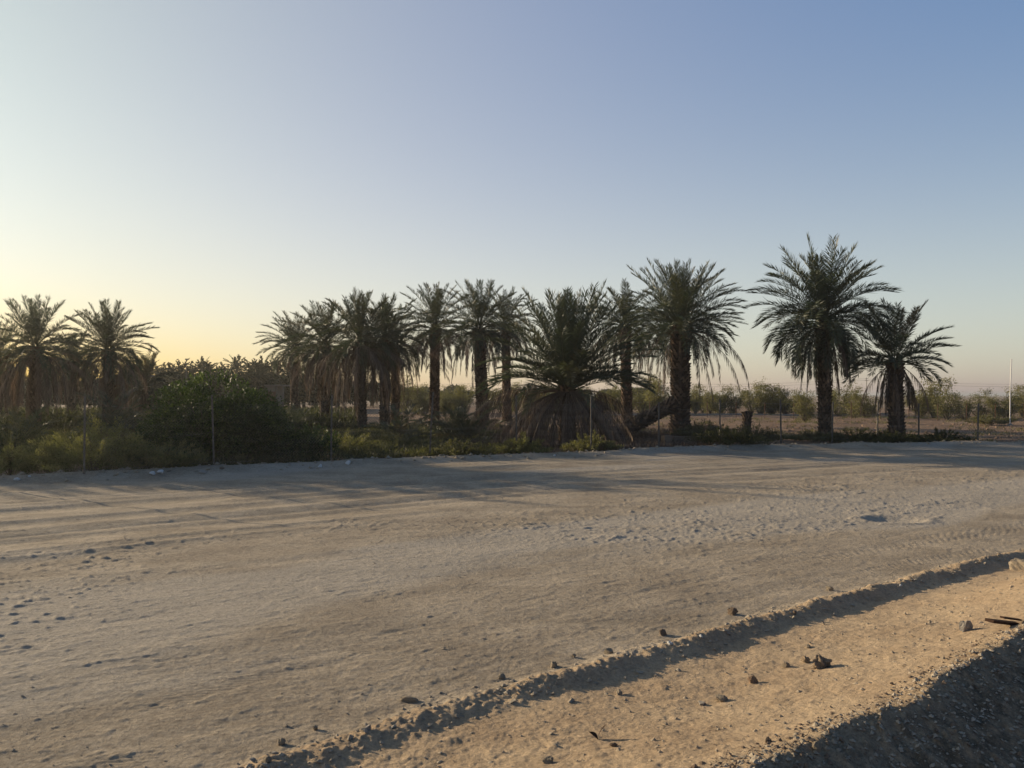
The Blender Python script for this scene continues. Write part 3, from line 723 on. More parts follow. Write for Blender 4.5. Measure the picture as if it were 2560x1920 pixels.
def lobed_bush(label, px, d, h, wid, seed, n=26000, name='bush', mat='bush', leaf=.085, leafw=.04):
    r = np.random.default_rng(seed); x = at(px, d); z = gz(x, d)
    root = empty(name, (x, d, z), label, 'bush')
    mb = MB(); V_ = []
    nl = 34
    for k in range(nl):
        a = r.random() * 2 * math.pi; q = r.random() ** .6
        c = np.array([math.cos(a) * wid * .40 * q, math.sin(a) * wid * .36 * q, 0])
        c[2] = h * (0.18 + .62 * r.random() * math.sqrt(max(0.05, 1 - q * q * .9)))
        rad = (0.22 + .13 * r.random()) * h
        m = n // nl
        u = r.normal(0, 1, (m, 3)); u /= np.linalg.norm(u, axis=1)[:, None]
        rr_ = rad * (0.72 + .36 * r.random(m) ** .6)
        P = c + u * rr_[:, None] * np.array([1.1, 1.1, .9])
        f = fbm(P[:, 0] * 2.2 + P[:, 2], P[:, 1] * 2.2 + P[:, 2] * 1.7, 2, seed)
        ok = (f > -.24) & (P[:, 2] > .02)
        P = P[ok]; u = u[ok]; f = f[ok]
        D = u * .7 + r.normal(0, .55, P.shape) + np.array([0, 0, .35]); D /= np.linalg.norm(D, axis=1)[:, None]
        V, F = kites(P, D, leaf * (.6 + .8 * r.random(len(P))), leafw * (.7 + .6 * r.random(len(P))), r)
        mb.add(V, F, np.repeat(np.clip(.45 + f + r.normal(0, .15, len(P)), 0, 1), 4))
    # shoots that break the outline
    for k in range(110):
        a = r.random() * 2 * math.pi; q = r.random() ** .5
        b = np.array([math.cos(a) * wid * .46 * q, math.sin(a) * wid * .42 * q, h * (.95 - .55 * q * q) * (.85 + .1 * r.random())])
        dr = np.array([math.cos(a) * q * .7, math.sin(a) * q * .7, 1.0]) + r.normal(0, .2, 3); dr /= np.linalg.norm(dr)
        Ls = .18 + .32 * r.random()
        t = r.random(22); P = b + dr * (t * Ls)[:, None]
        D = dr + r.normal(0, .8, P.shape); D /= np.linalg.norm(D, axis=1)[:, None]
        V, F = kites(P, D, leaf * (.6 + .6 * r.random(22)), leafw * .9 * np.ones(22), r)
        mb.add(V, F, np.repeat(np.clip(.65 + r.normal(0, .15, 22), 0, 1), 4))
    mb.out('foliage', M[mat], root)
    stems(r, 16, h * .9, wid * .3, .03).out('stems', M['twig'], root)
    return root

lobed_bush('large dense dark green bush behind the fence at left', 540, 23.8, 2.75, 4.1, 41, 52000)
lobed_bush('low dark bush merging into the right foot of the large bush', 760, 24.6, .95, 2.3, 42, 11000)
TB = 'olive tamarisk bushes along the left roadside'
spray_bush('widest feathery olive bush, at the roadside left of the dark bush', 235, 20.4, 1.55, 2.1, 43, 130, 90, group=TB, tint=.55)
spray_bush('feathery olive bush touching the left foot of the large dark bush', 405, 21.0, .95, 1.5, 44, 90, 80, group=TB, tint=.6)
spray_bush('low feathery bush cut off by the left edge', 25, 20.2, .95, 1.7, 45, 90, 80, group=TB, tint=.55)
spray_bush('low dull bush between the two left feathery bushes', 120, 21.6, 1.0, 1.5, 46, 80, 80, group=TB, tint=.45)
spray_bush('taller olive bush behind the widest roadside bush', 300, 23.5, 1.5, 1.9, 47, 100, 80, group=TB, tint=.5)
spray_bush('dark olive bush at the back near the left edge', 30, 26.5, 1.5, 2.6, 48, 100, 80, group=TB, tint=.2)
spray_bush('tiny yellow green plant in front of the large dark bush', 611, 21.7, .40, .30, 49, 26, 40, 'weed', .06, .022, .8, 'weed_plant', 'plant')
WG = 'weed clumps along the fence'
for (lab, px, d, h, wd, sd_, tn) in [
    ('grey green weed clump right of the clear palm trunk', 1142, 25.7, .72, 1.5, 51, .5),
    ('yellow green weed clump left in front of the dry skirt', 1302, 26.7, .85, 1.4, 52, .85),
    ('upright brownish weed clump around a post by the dry skirt', 1475, 28.0, .85, 1.3, 53, .75),
    ('dark wide weed clump at the road edge right of the thickest palm', 1812, 30.0, .72, 1.9, 54, .2),
    ('green weed clump in front of the stump', 1880, 33.0, .75, 1.9, 55, .5),
    ('green weed clump at the foot of the thickest palm', 1760, 36.5, .8, 2.0, 56, .45),
    ('spreading weed clump around the foot of the tall broad palm', 2040, 34.8, .42, 2.2, 57, .5),
    ('long low weed clump between the two right palms', 2140, 33.0, .62, 2.2, 58, .35),
    ('dark weed clump at the foot of the rightmost palm', 2232, 33.4, .5, 1.9, 59, .15),
    ('dark green weed clump right of the rightmost palm', 2352, 33.6, .55, 1.9, 60, .2),
    ('shaded weed clump by the fence right of the low dark bush', 905, 26.0, .5, 1.6, 61, .3),
    ('yellowish weed clump under the paired palm trunks', 985, 29.0, .8, 1.9, 62, .6),
    ('yellow green weed clump below the reddish skirt', 860, 27.5, .95, 2.4, 63, .85)]:
    spray_bush(lab, px, d, h * (1.3 if px > 1700 else 1), wd, sd_, 110, 60, 'tamarisk' if tn > .6 else 'weed', .085, .022, tn * (.6 if tn > .6 else 1), 'weed_clump', 'weeds', WG, droop=.5)
spray_bush('round grey shrub on the bare soil left of the white pole', 2478, 55.0, .85, 2.0, 64, 90, 60, 'shrub', .12, .03, .2, 'desert_shrub', 'shrub')

# ground cover nobody could count
def cover(name, label, pts, h, per, mat, tint, seed, leaf=.10, leafw=.02):
    r = np.random.default_rng(seed); mb = MB()
    n = len(pts)
    P = np.repeat(pts, per, 0) + np.concatenate([r.normal(0, .13, (n * per, 2)), np.zeros((n * per, 1))], 1)
    hh = np.repeat(h * (.5 + .8 * r.random(n)), per)
    P[:, 2] += hh * r.random(n * per) * .8
    D = r.normal(0, .55, P.shape); D[:, 2] = np.abs(D[:, 2]) + .5; D /= np.linalg.norm(D, axis=1)[:, None]
    V, F = kites(P, D, leaf * (.6 + r.random(n * per)), leafw * np.ones(n * per), r)
    mb.add(V, F, np.repeat(np.clip(np.repeat(tint + r.normal(0, .2, n), per) + r.normal(0, .1, n * per), 0, 1), 4))
    return tag(mb.out(name, M[mat]), label, kind='stuff')
def scatter(n, px0, px1, d0, d1, thr, seed, sc=.35):
    r = np.random.default_rng(seed)
    d = np.sqrt(r.random(n * 3) * (d1 ** 2 - d0 ** 2) + d0 ** 2); x = at(px0 + (px1 - px0) * r.random(n * 3), d)
    _, _, bt, et = road_uv(x, d); s = x * UX + d * UY; t = x * NX + d * NY
    ok = (fbm(x * sc, d * sc, 3, seed) > thr) & (t > et + .5)
    x, d = x[ok][:n], d[ok][:n]
    z = ground(x, d)[0]
    return np.stack([x, d, z], -1)
cover('ground_weeds', 'green weeds covering the soil between bushes and palms', scatter(5200, -60, 1250, 21, 48, -.12, 101), .30, 24, 'weed', .5, 102, .13, .028)
cover('dry_grass', 'sparse dry grass tufts on the bare orchard soil', scatter(800, 1250, 2620, 33, 80, .08, 103), .16, 16, 'weed', .75, 104, .12, .03)
cover('undergrowth', 'dense undergrowth in the shade of the left grove', scatter(2600, -200, 900, 42, 75, -.3, 105), .9, 24, 'weed', .2, 106, .3, .07)
cover('dry_litter', 'dead fronds and leaf litter below the palms', scatter(1300, 700, 1800, 27, 48, -.02, 107), .08, 18, 'dead', .4, 108, .22, .02)

# rows of shrubs beyond the bare field
def shrub_proto(seed, h=3.0, w_=2.6, n=4000, tint=.5, leaf=.16):
    r = np.random.default_rng(seed); mb = MB(); tr = MB()
    nb = 12
    for k in range(nb):
        a = k * 2 * math.pi / nb + r.normal(0, .4); sp = w_ * .5 * (.2 + .9 * r.random()); hk = h * (.45 + .6 * r.random())
        t = np.linspace(0, 1, 6)
        P = np.stack([math.cos(a) * sp * t ** .8, math.sin(a) * sp * t ** .8, hk * t], -1) + np.cumsum(r.normal(0, .07, (6, 3)), axis=0)
        P[0] = [0, 0, -.1]
        tr.tube(P, .045 * (1.15 - t), 4, r.random(), False)
        for q in range(7):
            tq = .3 + .72 * r.random()
            c = np.array([np.interp(tq, t, P[:, e]) for e in range(3)]) + r.normal(0, .16, 3)
            m = int(n / (nb * 7) * (.4 + 1.2 * r.random())); rad = h * (.06 + .09 * r.random())
            L_ = c + r.normal(0, .6, (m, 3)) * rad * np.array([1.2, 1.2, .8])
            L_ = L_[L_[:, 2] > .15]; m = len(L_)
            D = r.normal(0, .7, (m, 3)); D[:, 2] += .3; D /= np.linalg.norm(D, axis=1)[:, None]
            V, F = kites(L_, D, leaf * (.6 + .8 * r.random(m)), leaf * .34 * np.ones(m), r)
            mb.add(V, F, np.repeat(np.clip(tint + r.normal(0, .15) + r.normal(0, .12, m), 0, 1), 4))
    root = empty('shrub', (0, 0, 0), 'x', 'shrub')
    mb.out('foliage', M['shrub'], root); tr.out('stems', M['twig'], root)
    return root
def copy_tree(o, parent=None):
    c = o.copy(); COL.objects.link(c)
    if parent is not None: c.parent = parent
    for ch in list(o.children): copy_tree(ch, c)
    return c
ORD = ['first', 'second', 'third', 'fourth', 'fifth', 'sixth', 'seventh', 'eighth', 'ninth', 'tenth', 'eleventh', 'twelfth', 'thirteenth', 'fourteenth', 'fifteenth', 'sixteenth', 'seventeenth', 'eighteenth', 'nineteenth', 'twentieth', 'twenty-first', 'twenty-second', 'twenty-third', 'twenty-fourth', 'twenty-fifth', 'twenty-sixth', 'twenty-seventh', 'twenty-eighth']
protos = [shrub_proto(200 + k, tint=(.35, .5, .65, .45, .25, .6)[k], w_=(2.8, 2.2, 2.6, 3.6, 3.0, 2.0)[k], n=(4000, 3400, 4600, 5000, 5200, 2600)[k]) for k in range(6)]
used = [False] * 6
def put_shrub(k, px, d, s, rz, label, group, sz=1.0):
    o = protos[k] if not used[k] else copy_tree(protos[k]); used[k] = True
    x = at(px, d); o.location = (x, d, gz(x, d) - .05); o.rotation_euler = (0, 0, rz); o.scale = (s, s, s * sz)
    o['label'] = label; o['group'] = group
r_ = np.random.default_rng(77)
row = [1010, 1040, 1075, 1110, 1140, 1172, 1225, 1290, 1340, 1385, 1450, 1500, 1560, 1600, 1640, 1745, 1770, 1800, 1832, 1898, 1930, 1962, 1990]
for q, px in enumerate(row):
    big = 1.25 if px == 1640 else 1.0
    put_shrub((q * 5 + q // 3) % 6, px + r_.normal(0, 8), 84 + r_.normal(0, 3), big * (.94 + r_.normal(0, .13)), r_.random() * 6, ORD[q] + ' olive shrub from the left in the hedge row across the field', 'olive shrubs in the hedge row')
row = [1025, 1060, 1095, 1125, 1160, 1200, 1245, 1275, 1320, 1360, 1410, 1475, 1530, 1585, 1625, 1730, 1758, 1785, 1880, 1915, 1948]
for q, px in enumerate(row):
    put_shrub((q * 7 + q // 2) % 6, px + r_.normal(0, 7), 93 + r_.normal(0, 3), .88 + r_.normal(0, .14), r_.random() * 6, ORD[q] + ' shrub from the left in the rear hedge row across the field', 'olive shrubs in the rear hedge row')
row = [(2018, .8, 1.0), (2098, 1.1, 1.0), (2135, .95, .9), (2165, .9, .9), (2300, 1.12, .95), (2335, 1.2, .95), (2368, 1.05, .85), (2415, .8, 1.0), (2445, .85, .9), (2500, .95, 1.05), (2520, .85, 1), (2562, .95, .9)]
for q, (px, s, sz) in enumerate(row):
    put_shrub((q * 5 + 1) % 6, px + r_.normal(0, 5), 70 + r_.normal(0, 4), s * (1 + r_.normal(0, .12)), r_.random() * 6, ORD[q] + ' shrub from the left among the scattered shrubs at right', 'scattered shrubs at the right', sz * .95)

# far line of palms and trees behind the left grove
def far_palm(seed, h):
    r = np.random.default_rng(seed); root = empty('distant_palm', (0, 0, 0), 'x', 'palm tree')
    mb = MB(); mb.tube([[0, 0, -.1], [.1, 0, h * .5], [0, 0, h]], [.35, .27, .25], 7, .3); mb.out('trunk', M['bark'], root)
    mb = MB()
    for k in range(34):
        a = (k + .5) / 34
        frond(mb, np.array([0, 0, h]), k * 137.5 + r.normal(0, 8), 85 - 115 * a, 3.0 * (.8 + .3 * r.random()), 30 + 40 * a, r, tint=.4 + r.normal(0, .1), nl=10, wdt=.22, leaf=1.2)
    mb.out('crown', M['fartree'], root)
    return root
fp = [far_palm(301, 6.0), far_palm(302, 5.2), far_palm(303, 6.8)]
usedf = [False] * 3
fl = [(372, 905, 0), (400, 915, 1), (425, 912, 2), (452, 905, 0), (478, 913, 1), (505, 902, 1), (520, 908, 0), (548, 918, 2), (566, 915, 1), (592, 893, 2), (628, 904, 0), (650, 900, 1), (664, 908, 2), (690, 900, 0), (340, 910, 2), (310, 915, 1), (720, 905, 2), (760, 915, 0), (130, 925, 0), (225, 925, 1), (20, 915, 2), (820, 925, 1)]
for q, (px, ty, k) in enumerate(fl):
    d = 105 + (q * 37 % 11) * 2.2
    o = fp[k] if not usedf[k] else copy_tree(fp[k]); usedf[k] = True
    x = at(px, d); hh = (6.0, 5.2, 6.8)[k] + 2.3
    s = (zat(ty, d) - gz(x, d)) / hh
    o.location = (x, d, gz(x, d)); o.scale = (s, s, s); o.rotation_euler = (0, 0, q * 1.3)
    o['group'] = 'distant palms along the skyline'
    o['label'] = 'distant palm standing clear on the skyline above the large dark bush' if px == 592 else ORD[sorted(p_[0] for p_ in fl).index(px)] + ' distant palm from the left in the skyline row behind the grove'

def far_tree(seed, h, w_):
    r = np.random.default_rng(seed); root = empty('distant_tree', (0, 0, 0), 'x', 'tree')
    mb = MB(); tr = MB(); tr.tube([[0, 0, -.1], [.1, 0, h * .35], [0, .1, h * .75]], [.3, .22, .08], 6, .4)
    for k in range(7):
        a = r.random() * 6.28; tr.tube([[0, 0, h * .3], [math.cos(a) * w_ * .15, math.sin(a) * w_ * .15, h * .5], [math.cos(a) * w_ * .35, math.sin(a) * w_ * .35, h * .75]], [.12, .08, .03], 4, .4)
    for k in range(22):
        a = r.random() * 6.28; q = r.random() ** .5
        c = np.array([math.cos(a) * w_ * .38 * q, math.sin(a) * w_ * .38 * q, h * (.25 + .58 * r.random() * (1 - .3 * q))])
        m = 170; u = r.normal(0, 1, (m, 3)); u /= np.linalg.norm(u, axis=1)[:, None]
        P = c + u * (h * .17 * (.5 + .6 * r.random(m)))[:, None]
        D = r.normal(0, .7, (m, 3)); D[:, 2] += .3; D /= np.linalg.norm(D, axis=1)[:, None]
        V, F = kites(P, D, .5 * (.6 + .8 * r.random(m)), .22 * np.ones(m), r)
        mb.add(V, F, np.repeat(np.clip(.45 + r.normal(0, .12) + r.normal(0, .12, m), 0, 1), 4))
    mb.out('crown', M['fartree'], root); tr.out('trunk', M['twig'], root)
    return root
ft = [far_tree(311, 5.5, 6), far_tree(312, 4.6, 7)]
usedt = [False] * 2
ftl = [(355, 930, 95), (395, 928, 100), (440, 925, 95), (480, 928, 102), (520, 925, 98), (560, 935, 100), (610, 930, 99), (655, 925, 97), (700, 925, 104), (745, 930, 100), (300, 935, 92), (250, 940, 90), (190, 940, 90), (120, 940, 92), (60, 935, 88), (0, 940, 90), (790, 935, 100), (845, 940, 110),
       (1020, 962, 190), (1050, 965, 200), (1085, 968, 210), (1150, 960, 190), (1215, 970, 210), (1260, 966, 205), (1330, 970, 220), (1380, 972, 230), (1520, 968, 220), (1570, 966, 215), (1600, 964, 205), (930, 955, 150), (965, 950, 150), (890, 948, 140)]
for q, (px, ty, d) in enumerate(ftl):
    k = q % 2
    o = ft[k] if not usedt[k] else copy_tree(ft[k]); usedt[k] = True
    x = at(px, d); s = (zat(ty, d) - gz(x, d)) / (5.5, 4.6)[k] * 1.05
    o.location = (x, d, gz(x, d)); o.scale = (s * 1.25, s * 1.25, s); o.rotation_euler = (0, 0, q * 1.7)
    o['group'] = 'distant trees at the left skyline' if px < 860 else 'distant trees on the horizon behind the middle palms'
    sset = sorted(p_[0] for p_ in ftl if (p_[0] < 860) == (px < 860))
    o['label'] = ORD[sset.index(px)] + (' leafy tree from the left in the dark distant tree line at left' if px < 860 else ' tiny tree from the left on the horizon behind the middle palms')
# ------------------------------------------------------------------ fence and other built things
posts = [(-40, 17.2), (212, 19.0), (533, 20.9), (829, 22.9), (1078, 25.0), (1291, 26.6), (1478, 27.5), (1647, 28.9), (1800, 30.6), (1952, 31.7), (2081, 32.4), (2194, 33.6), (2297, 34.4), (2445, 35.0), (2600, 36.5)]
ptop = [990, 990, 988, 988, 980, 988, 990, 1006, 998, 998, 1004, 1005, 1008, 1008, 1010]
fence = empty('chain_link_fence', (0, 26, 0), 'sagging wire mesh fence on thin rusty posts along the far road edge', 'fence')
tops = []
r_ = np.random.default_rng(9)
for (px, d), ty in zip(posts, ptop):
    x = at(px, d); z0 = gz(x, d); z1 = zat(ty, d)
    lx = {1078: .10, 533: -.06, 2081: .05}.get(px, r_.normal(0, .02))
    mb = MB()
    P = np.array([[-lx * .6, 0, z0 - .3], [0, 0, (z0 + z1) / 2], [lx * .6, 0, z1]]) + np.array([x, d, 0])
    a = .024
    # angle iron: two thin flanges
    for (ox, oy, sx_, sy_) in ((0, 0, a, .005), (-a + .003, a, .005, a)):
        V = []
        for p in P:
            V += [[p[0] + ox - sx_, p[1] + oy - sy_, p[2]], [p[0] + ox + sx_, p[1] + oy - sy_, p[2]], [p[0] + ox + sx_, p[1] + oy + sy_, p[2]], [p[0] + ox - sx_, p[1] + oy + sy_, p[2]]]
        F = [[q * 4 + e, q * 4 + (e + 1) % 4, q * 4 + 4 + (e + 1) % 4, q * 4 + 4 + e] for q in range(2) for e in range(4)] + [[8, 9, 10, 11]]
        mb.add(V, F, .5)
    mb.out('post', M['steel'], fence, off=(0, 26, 0))
    tops.append((x, d, z0, z1, lx))
mb = MB()
for q in range(len(tops) - 1):
    x0, d0, a0, b0, l0 = tops[q]; x1, d1, a1, b1, l1 = tops[q + 1]
    if q == 0: continue
    L_ = math.hypot(x1 - x0, d1 - d0); n_ = int(L_ / .085)
    sag = .12 + .1 * r_.random()
    def pt(u, v):
        u = np.asarray(u, float); v = np.asarray(v, float)
        x = x0 + (x1 - x0) * u; y = d0 + (d1 - d0) * u - .03 + .04 * np.sin(u * 9 + q) * v
        lo = gz(x0, d0) * (1 - u) + gz(x1, d1) * u + .02
        hi = (b0 * (1 - u) + b1 * u) - .12 - sag * 4 * u * (1 - u)
        return np.stack([x, y, lo + (hi - lo) * v], -1)
    hgt = b0 - a0 - .1; dv = hgt / L_
    for sgn in (1, -1):
        for k in range(-int(n_ * dv) - 1, n_ + int(n_ * dv) + 2):
            u0 = k / n_; u1 = u0 + sgn * dv
            vs = np.linspace(0, 1, 9); us = u0 + (u1 - u0) * vs
            ok = (us >= 0) & (us <= 1)
            if ok.sum() < 2: continue
            p = pt(us[ok], vs[ok])
            off = np.array([.0026, 0, 0]); m_ = len(p)
            V = np.vstack([p - off, p + off]); F = np.array([[e, e + 1, m_ + e + 1, m_ + e] for e in range(m_ - 1)])
            mb.add(V, F, .5)
    for v in (1.0, .5, .03):
        mb.tube(pt(np.linspace(0, 1, 9), np.full(9, v)), .0025, 3, .5, False)
mb.out('wire_mesh', M['steel'], fence, off=(0, 26, 0))

# second fence at the hedge row
root = empty('field_fence', (at(1950, 74), 74, 0), 'faint line of low posts and rails in front of the far hedge row', 'fence')
prev = None
mr = MB()
for px in range(1480, 2561, 72):
    d = 76 - (px - 1480) / 1080 * 14
    x = at(px, d); z0 = gz(x, d)
    mb = MB(); mb.tube([[x, d, z0 - .1], [x, d, z0 + .7], [x + .02, d, z0 + 1.4]], .03, 5, .5); mb.out('post', M['wood'], root, off=tuple(root.location))
    if prev is not None:
        for h_ in (.35, 1.35): mr.tube([[prev[0], prev[1], prev[2] + h_], [(prev[0] + x) / 2, (prev[1] + d) / 2, (prev[2] + z0) / 2 + h_ - .05], [x, d, z0 + h_]], .012, 3, .5, False)
    prev = (x, d, z0)
mr.out('rail', M['steel'], root, off=tuple(root.location))

# low concrete edging across the field
root = empty('irrigation_kerb', (at(1900, 79), 79, gz(at(1900, 79), 79)), 'low pale concrete kerb along the foot of the hedge row', 'kerb')
mb = MB()
for q in range(30):
    px = 1480 + q * 26; d = 80; x = at(px, d)
    mb.box((x, d, gz(x, d) + .05), (.98, .22, .2), r_.normal(0, .01), .5)
mb.out('kerb_blocks', M['concrete'], root, off=tuple(root.location))

# white pole at the right
d = 54.0; x = at(2524, d); z0 = gz(x, d)
root = empty('white_pole', (x, d, z0), 'tall thin white pole on the bare soil at the right edge', 'pole')
hp = zat(898, d) - z0
mb = MB(); mb.tube([[0, 0, -.2], [.04, 0, hp * .5], [.15, 0, hp]], [.036, .034, .03], 8, .5); mb.out('shaft', M['paint'], root)
mb = MB(); mb.tube([[0, 0, -.05], [0, 0, .10], [0, 0, .16]], [.16, .15, .08], 8, .5); mb.out('base', M['concrete'], root)

# overhead cables with their far poles
for q, (y0, y1, d) in enumerate([(972, 950, 260), (958, 948, 300)]):
    root = empty('power_line', (at(1500, d), d, 0), ('upper' if q else 'lower') + ' thin overhead cable crossing the hazy sky low at right', 'cable')
    xs = np.linspace(0, 1, 60); P = []
    xa, xb = at(700, d), at(2900, d)
    zs = zat(950 + q * -4, d)
    P = np.stack([xa + (xb - xa) * xs, np.full(60, float(d)), zs - 2.2 * 4 * ((xs * 3) % 1) * (1 - (xs * 3) % 1)], -1)
    mb = MB(); mb.tube(P, .035, 3, .5, False); mb.out('cable', M['twig'], root, off=tuple(root.location))
    for k in range(4):
        xx = xa + (xb - xa) * k / 3
        mb = MB(); mb.tube([[xx, d, -.5], [xx, d, zs + .3]], [.12, .08], 5, .5); mb.box((xx, d, zs - .1), (1.2, .1, .1)); mb.out('pole', M['twig'], root, off=tuple(root.location))

# small farm buildings and masts behind the left grove
def shed(label, px0, px1, ty, d, mat, post=False):
    x0, x1 = at(px0, d), at(px1, d); xc = (x0 + x1) / 2; z = gz(xc, d); h = zat(ty, d) - z
    root = empty('shed', (xc, d, z), label, 'shed'); w_ = x1 - x0
    mb = MB(); mb.box((-w_ * .25, 0, h / 2), (w_ * .5, 3, h)); mb.out('wall', mat, root)
    mb = MB(); mb.box((0, 0, h + .08), (w_ * 1.08, 3.6, .14)); mb.out('roof', M['plaster'], root)
    mb = MB(); mb.box((-w_ * .2, -1.53, h * .42), (.9, .06, h * .8)); mb.out('door', M['wood'], root)
    for k in (.1, .48):
        mb = MB(); mb.box((w_ * k, -1.5, h / 2), (.12, .12, h)); mb.out('post', M['steel'], root)
shed('small open shed with a flat pale roof in the left grove', 305, 365, 942, 62, M['plaster'])
shed('pale walled shed behind the small palm at the left of the middle group', 676, 720, 966, 80, M['plaster'])
for q, (px, ty, d, lab) in enumerate([(348, 915, 60, 'thin steel mast with a small lamp head above the left shed'), (465, 898, 90, 'thin distant antenna mast above the left tree line')]):
    x = at(px, d); z = gz(x, d); h = zat(ty, d) - z
    root = empty('mast', (x, d, z), lab, 'mast')
    mb = MB(); mb.tube([[0, 0, 0], [0, 0, h]], [.05, .035], 6, .5); mb.out('shaft', M['steel'], root)
    mb = MB(); mb.box((0.1, 0, h), (.4, .18, .12)); mb.out('lamp_head', M['steel'], root)

# ------------------------------------------------------------------ stones and rubbish
def stone(label, px, py_d, size, seed, mat='rock', name='stone', cat='stone', group=None, sq=(1, .85, .65), rough=.28, sink=.25, x=None):
    r = np.random.default_rng(seed)
    if x is None: x = at(px, py_d)
    d = py_d
    z = gz(x, d)
    bm = bmesh.new(); bmesh.ops.create_icosphere(bm, subdivisions=4, radius=.5)
    me = bpy.data.meshes.new(name); bm.to_mesh(me); bm.free()
    V = np.empty(len(me.vertices) * 3); me.vertices.foreach_get('co', V); V = V.reshape(-1, 3)
    # chop with a few planes, then roughen
    for k in range(9):
        nrm = r.normal(0, 1, 3); nrm /= np.linalg.norm(nrm); c = .22 + .16 * r.random()
        dd = V @ nrm - c; V = V - np.clip(dd, 0, None)[:, None] * nrm * .9
    V = V * (1 + rough * 2 * fbm(V[:, 0] * 6 + seed + V[:, 2] * 3, V[:, 1] * 6 + V[:, 2] * 5, 4, 1.0, .65)[:, None])
    V = V * np.array(sq) * size
    V[:, 2] += size * sq[2] * (.5 - sink)
    me.vertices.foreach_set('co', V.ravel().astype(np.float32)); me.materials.append(M[mat])
    o = bpy.data.objects.new(name, me); COL.objects.link(o)
    o.location = (x, d, z); o.rotation_euler = (0, 0, r.random() * 6)
    return tag(o, label, cat, group)

def ondepth(py, z=0.0):
    """depth where a ground point of height z shows at photograph row py"""
    return (CAM_H - z) / -math.tan(math.atan((960 - py) / FPX) + PITCH)
def hit(px, py):
    """march the view ray of a photograph point down to the terrain"""
    sl_ = math.tan(math.atan((960 - py) / FPX) + PITCH)
    d = np.linspace(2.5, 60, 9000); x = at(px, d); z = ground(x, d)[0]
    k = np.argmax(CAM_H + sl_ * d <= z)
    return x[k], d[k]
def rk(label, px, py, sz_px, seed, **kw):
    x, d = hit(px, py)
    return stone(label, px, d, sz_px / FPX * d, seed, x=x, **kw)

rk('large crumbly brown clod on the lit sand bank', 2050, 1668, 50, 401, mat='earth', name='clod', cat='clod', rough=.8, sq=(1, .8, .75))
rk('small brown lump leaning against the left of the large clod', 2010, 1655, 26, 402, mat='earth', name='clod', cat='clod', rough=.6)
rk('pale stone with a long shadow left of the large clod', 1960, 1668, 22, 403, sq=(1, .8, .95))
rk('squarish dark brown stone alone on the sand bank', 1878, 1706, 36, 404, mat='block', name='stone', sq=(1, .7, .65))
rk('flat tan stone below the squarish dark one', 1800, 1752, 34, 405)
rk('flat grey stone among grit below the tan stone', 1752, 1762, 24, 406, mat='concrete')
rk('small stone low on the bank near the trough', 1545, 1735, 22, 407)
rk('small pale stone upper right of the large clod', 2018, 1618, 18, 408)
rk('pale pink stone in the shade at the bottom', 2038, 1880, 34, 409, sq=(.8, .8, 1))
rk('dark stone on the shade border at the bottom', 1918, 1856, 26, 410, mat='darkrock')
rk('pale rounded stone at the bottom edge of the bank', 1372, 1905, 36, 411, sq=(1, .7, .5))
rk('pointed grey stone on the crest of the shaded mound', 2408, 1578, 40, 412, mat='concrete', sq=(.9, .8, 1.1))
rk('tiny dark stone on the bank near the trough bottom', 1530, 1866, 22, 413, mat='darkrock', sq=(1.2, .8, .5))
rk('large boulder lump cut off by the right edge', 2556, 1425, 60, 414, mat='rock', sq=(1, 1, .8))
BR = 'stones along the small ridge at the road edge'
for q, (lab, px, py, s, mt) in enumerate([
    ('rounded tan stone on the ridge nearest the bottom edge', 706, 1862, 24, 'rock'),
    ('second rounded tan stone up the ridge from the bottom', 790, 1826, 20, 'rock'),
    ('grey rounded stone on the shaded side below the ridge bend', 920, 1828, 26, 'concrete'),
    ('pale round stone at the foot of the ridge close to the bottom edge', 672, 1908, 26, 'rock'),
    ('long flat clod on the ridge crest at lower left', 1028, 1755, 52, 'rock'),
    ('rounded stone on the ridge just left of the centre', 1254, 1696, 22, 'rock'),
    ('pale stone on the ridge right of the centre', 1383, 1668, 24, 'rock'),
    ('small pale stone above the ridge near the centre', 1434, 1643, 14, 'rock'),
    ('tilted pale stone on the ridge crest', 1520, 1634, 26, 'rock'),
    ('dark stone on the ridge crest', 1656, 1588, 24, 'darkrock'),
    ('pale stone in the shadow of the ridge', 1672, 1612, 18, 'white'),
    ('dark charcoal clod on the ridge at right', 1830, 1536, 30, 'darkrock'),
    ('white stone in the ridge shadow at right', 1750, 1594, 12, 'white'),
    ('small black stone on the trough side of the ridge', 1983, 1536, 14, 'darkrock'),
    ('pointed stone on the ridge farther right', 2070, 1476, 20, 'rock'),
    ('white pebble low on the ridge at far right', 2248, 1465, 9, 'white')]):
    rk(lab, px, py, s, 430 + q, mat=mt, group=BR, sq=((1, .6, .4) if 'long flat' in lab else (1, .85, .8)))
RS = 'stones and litter at the far road edge'
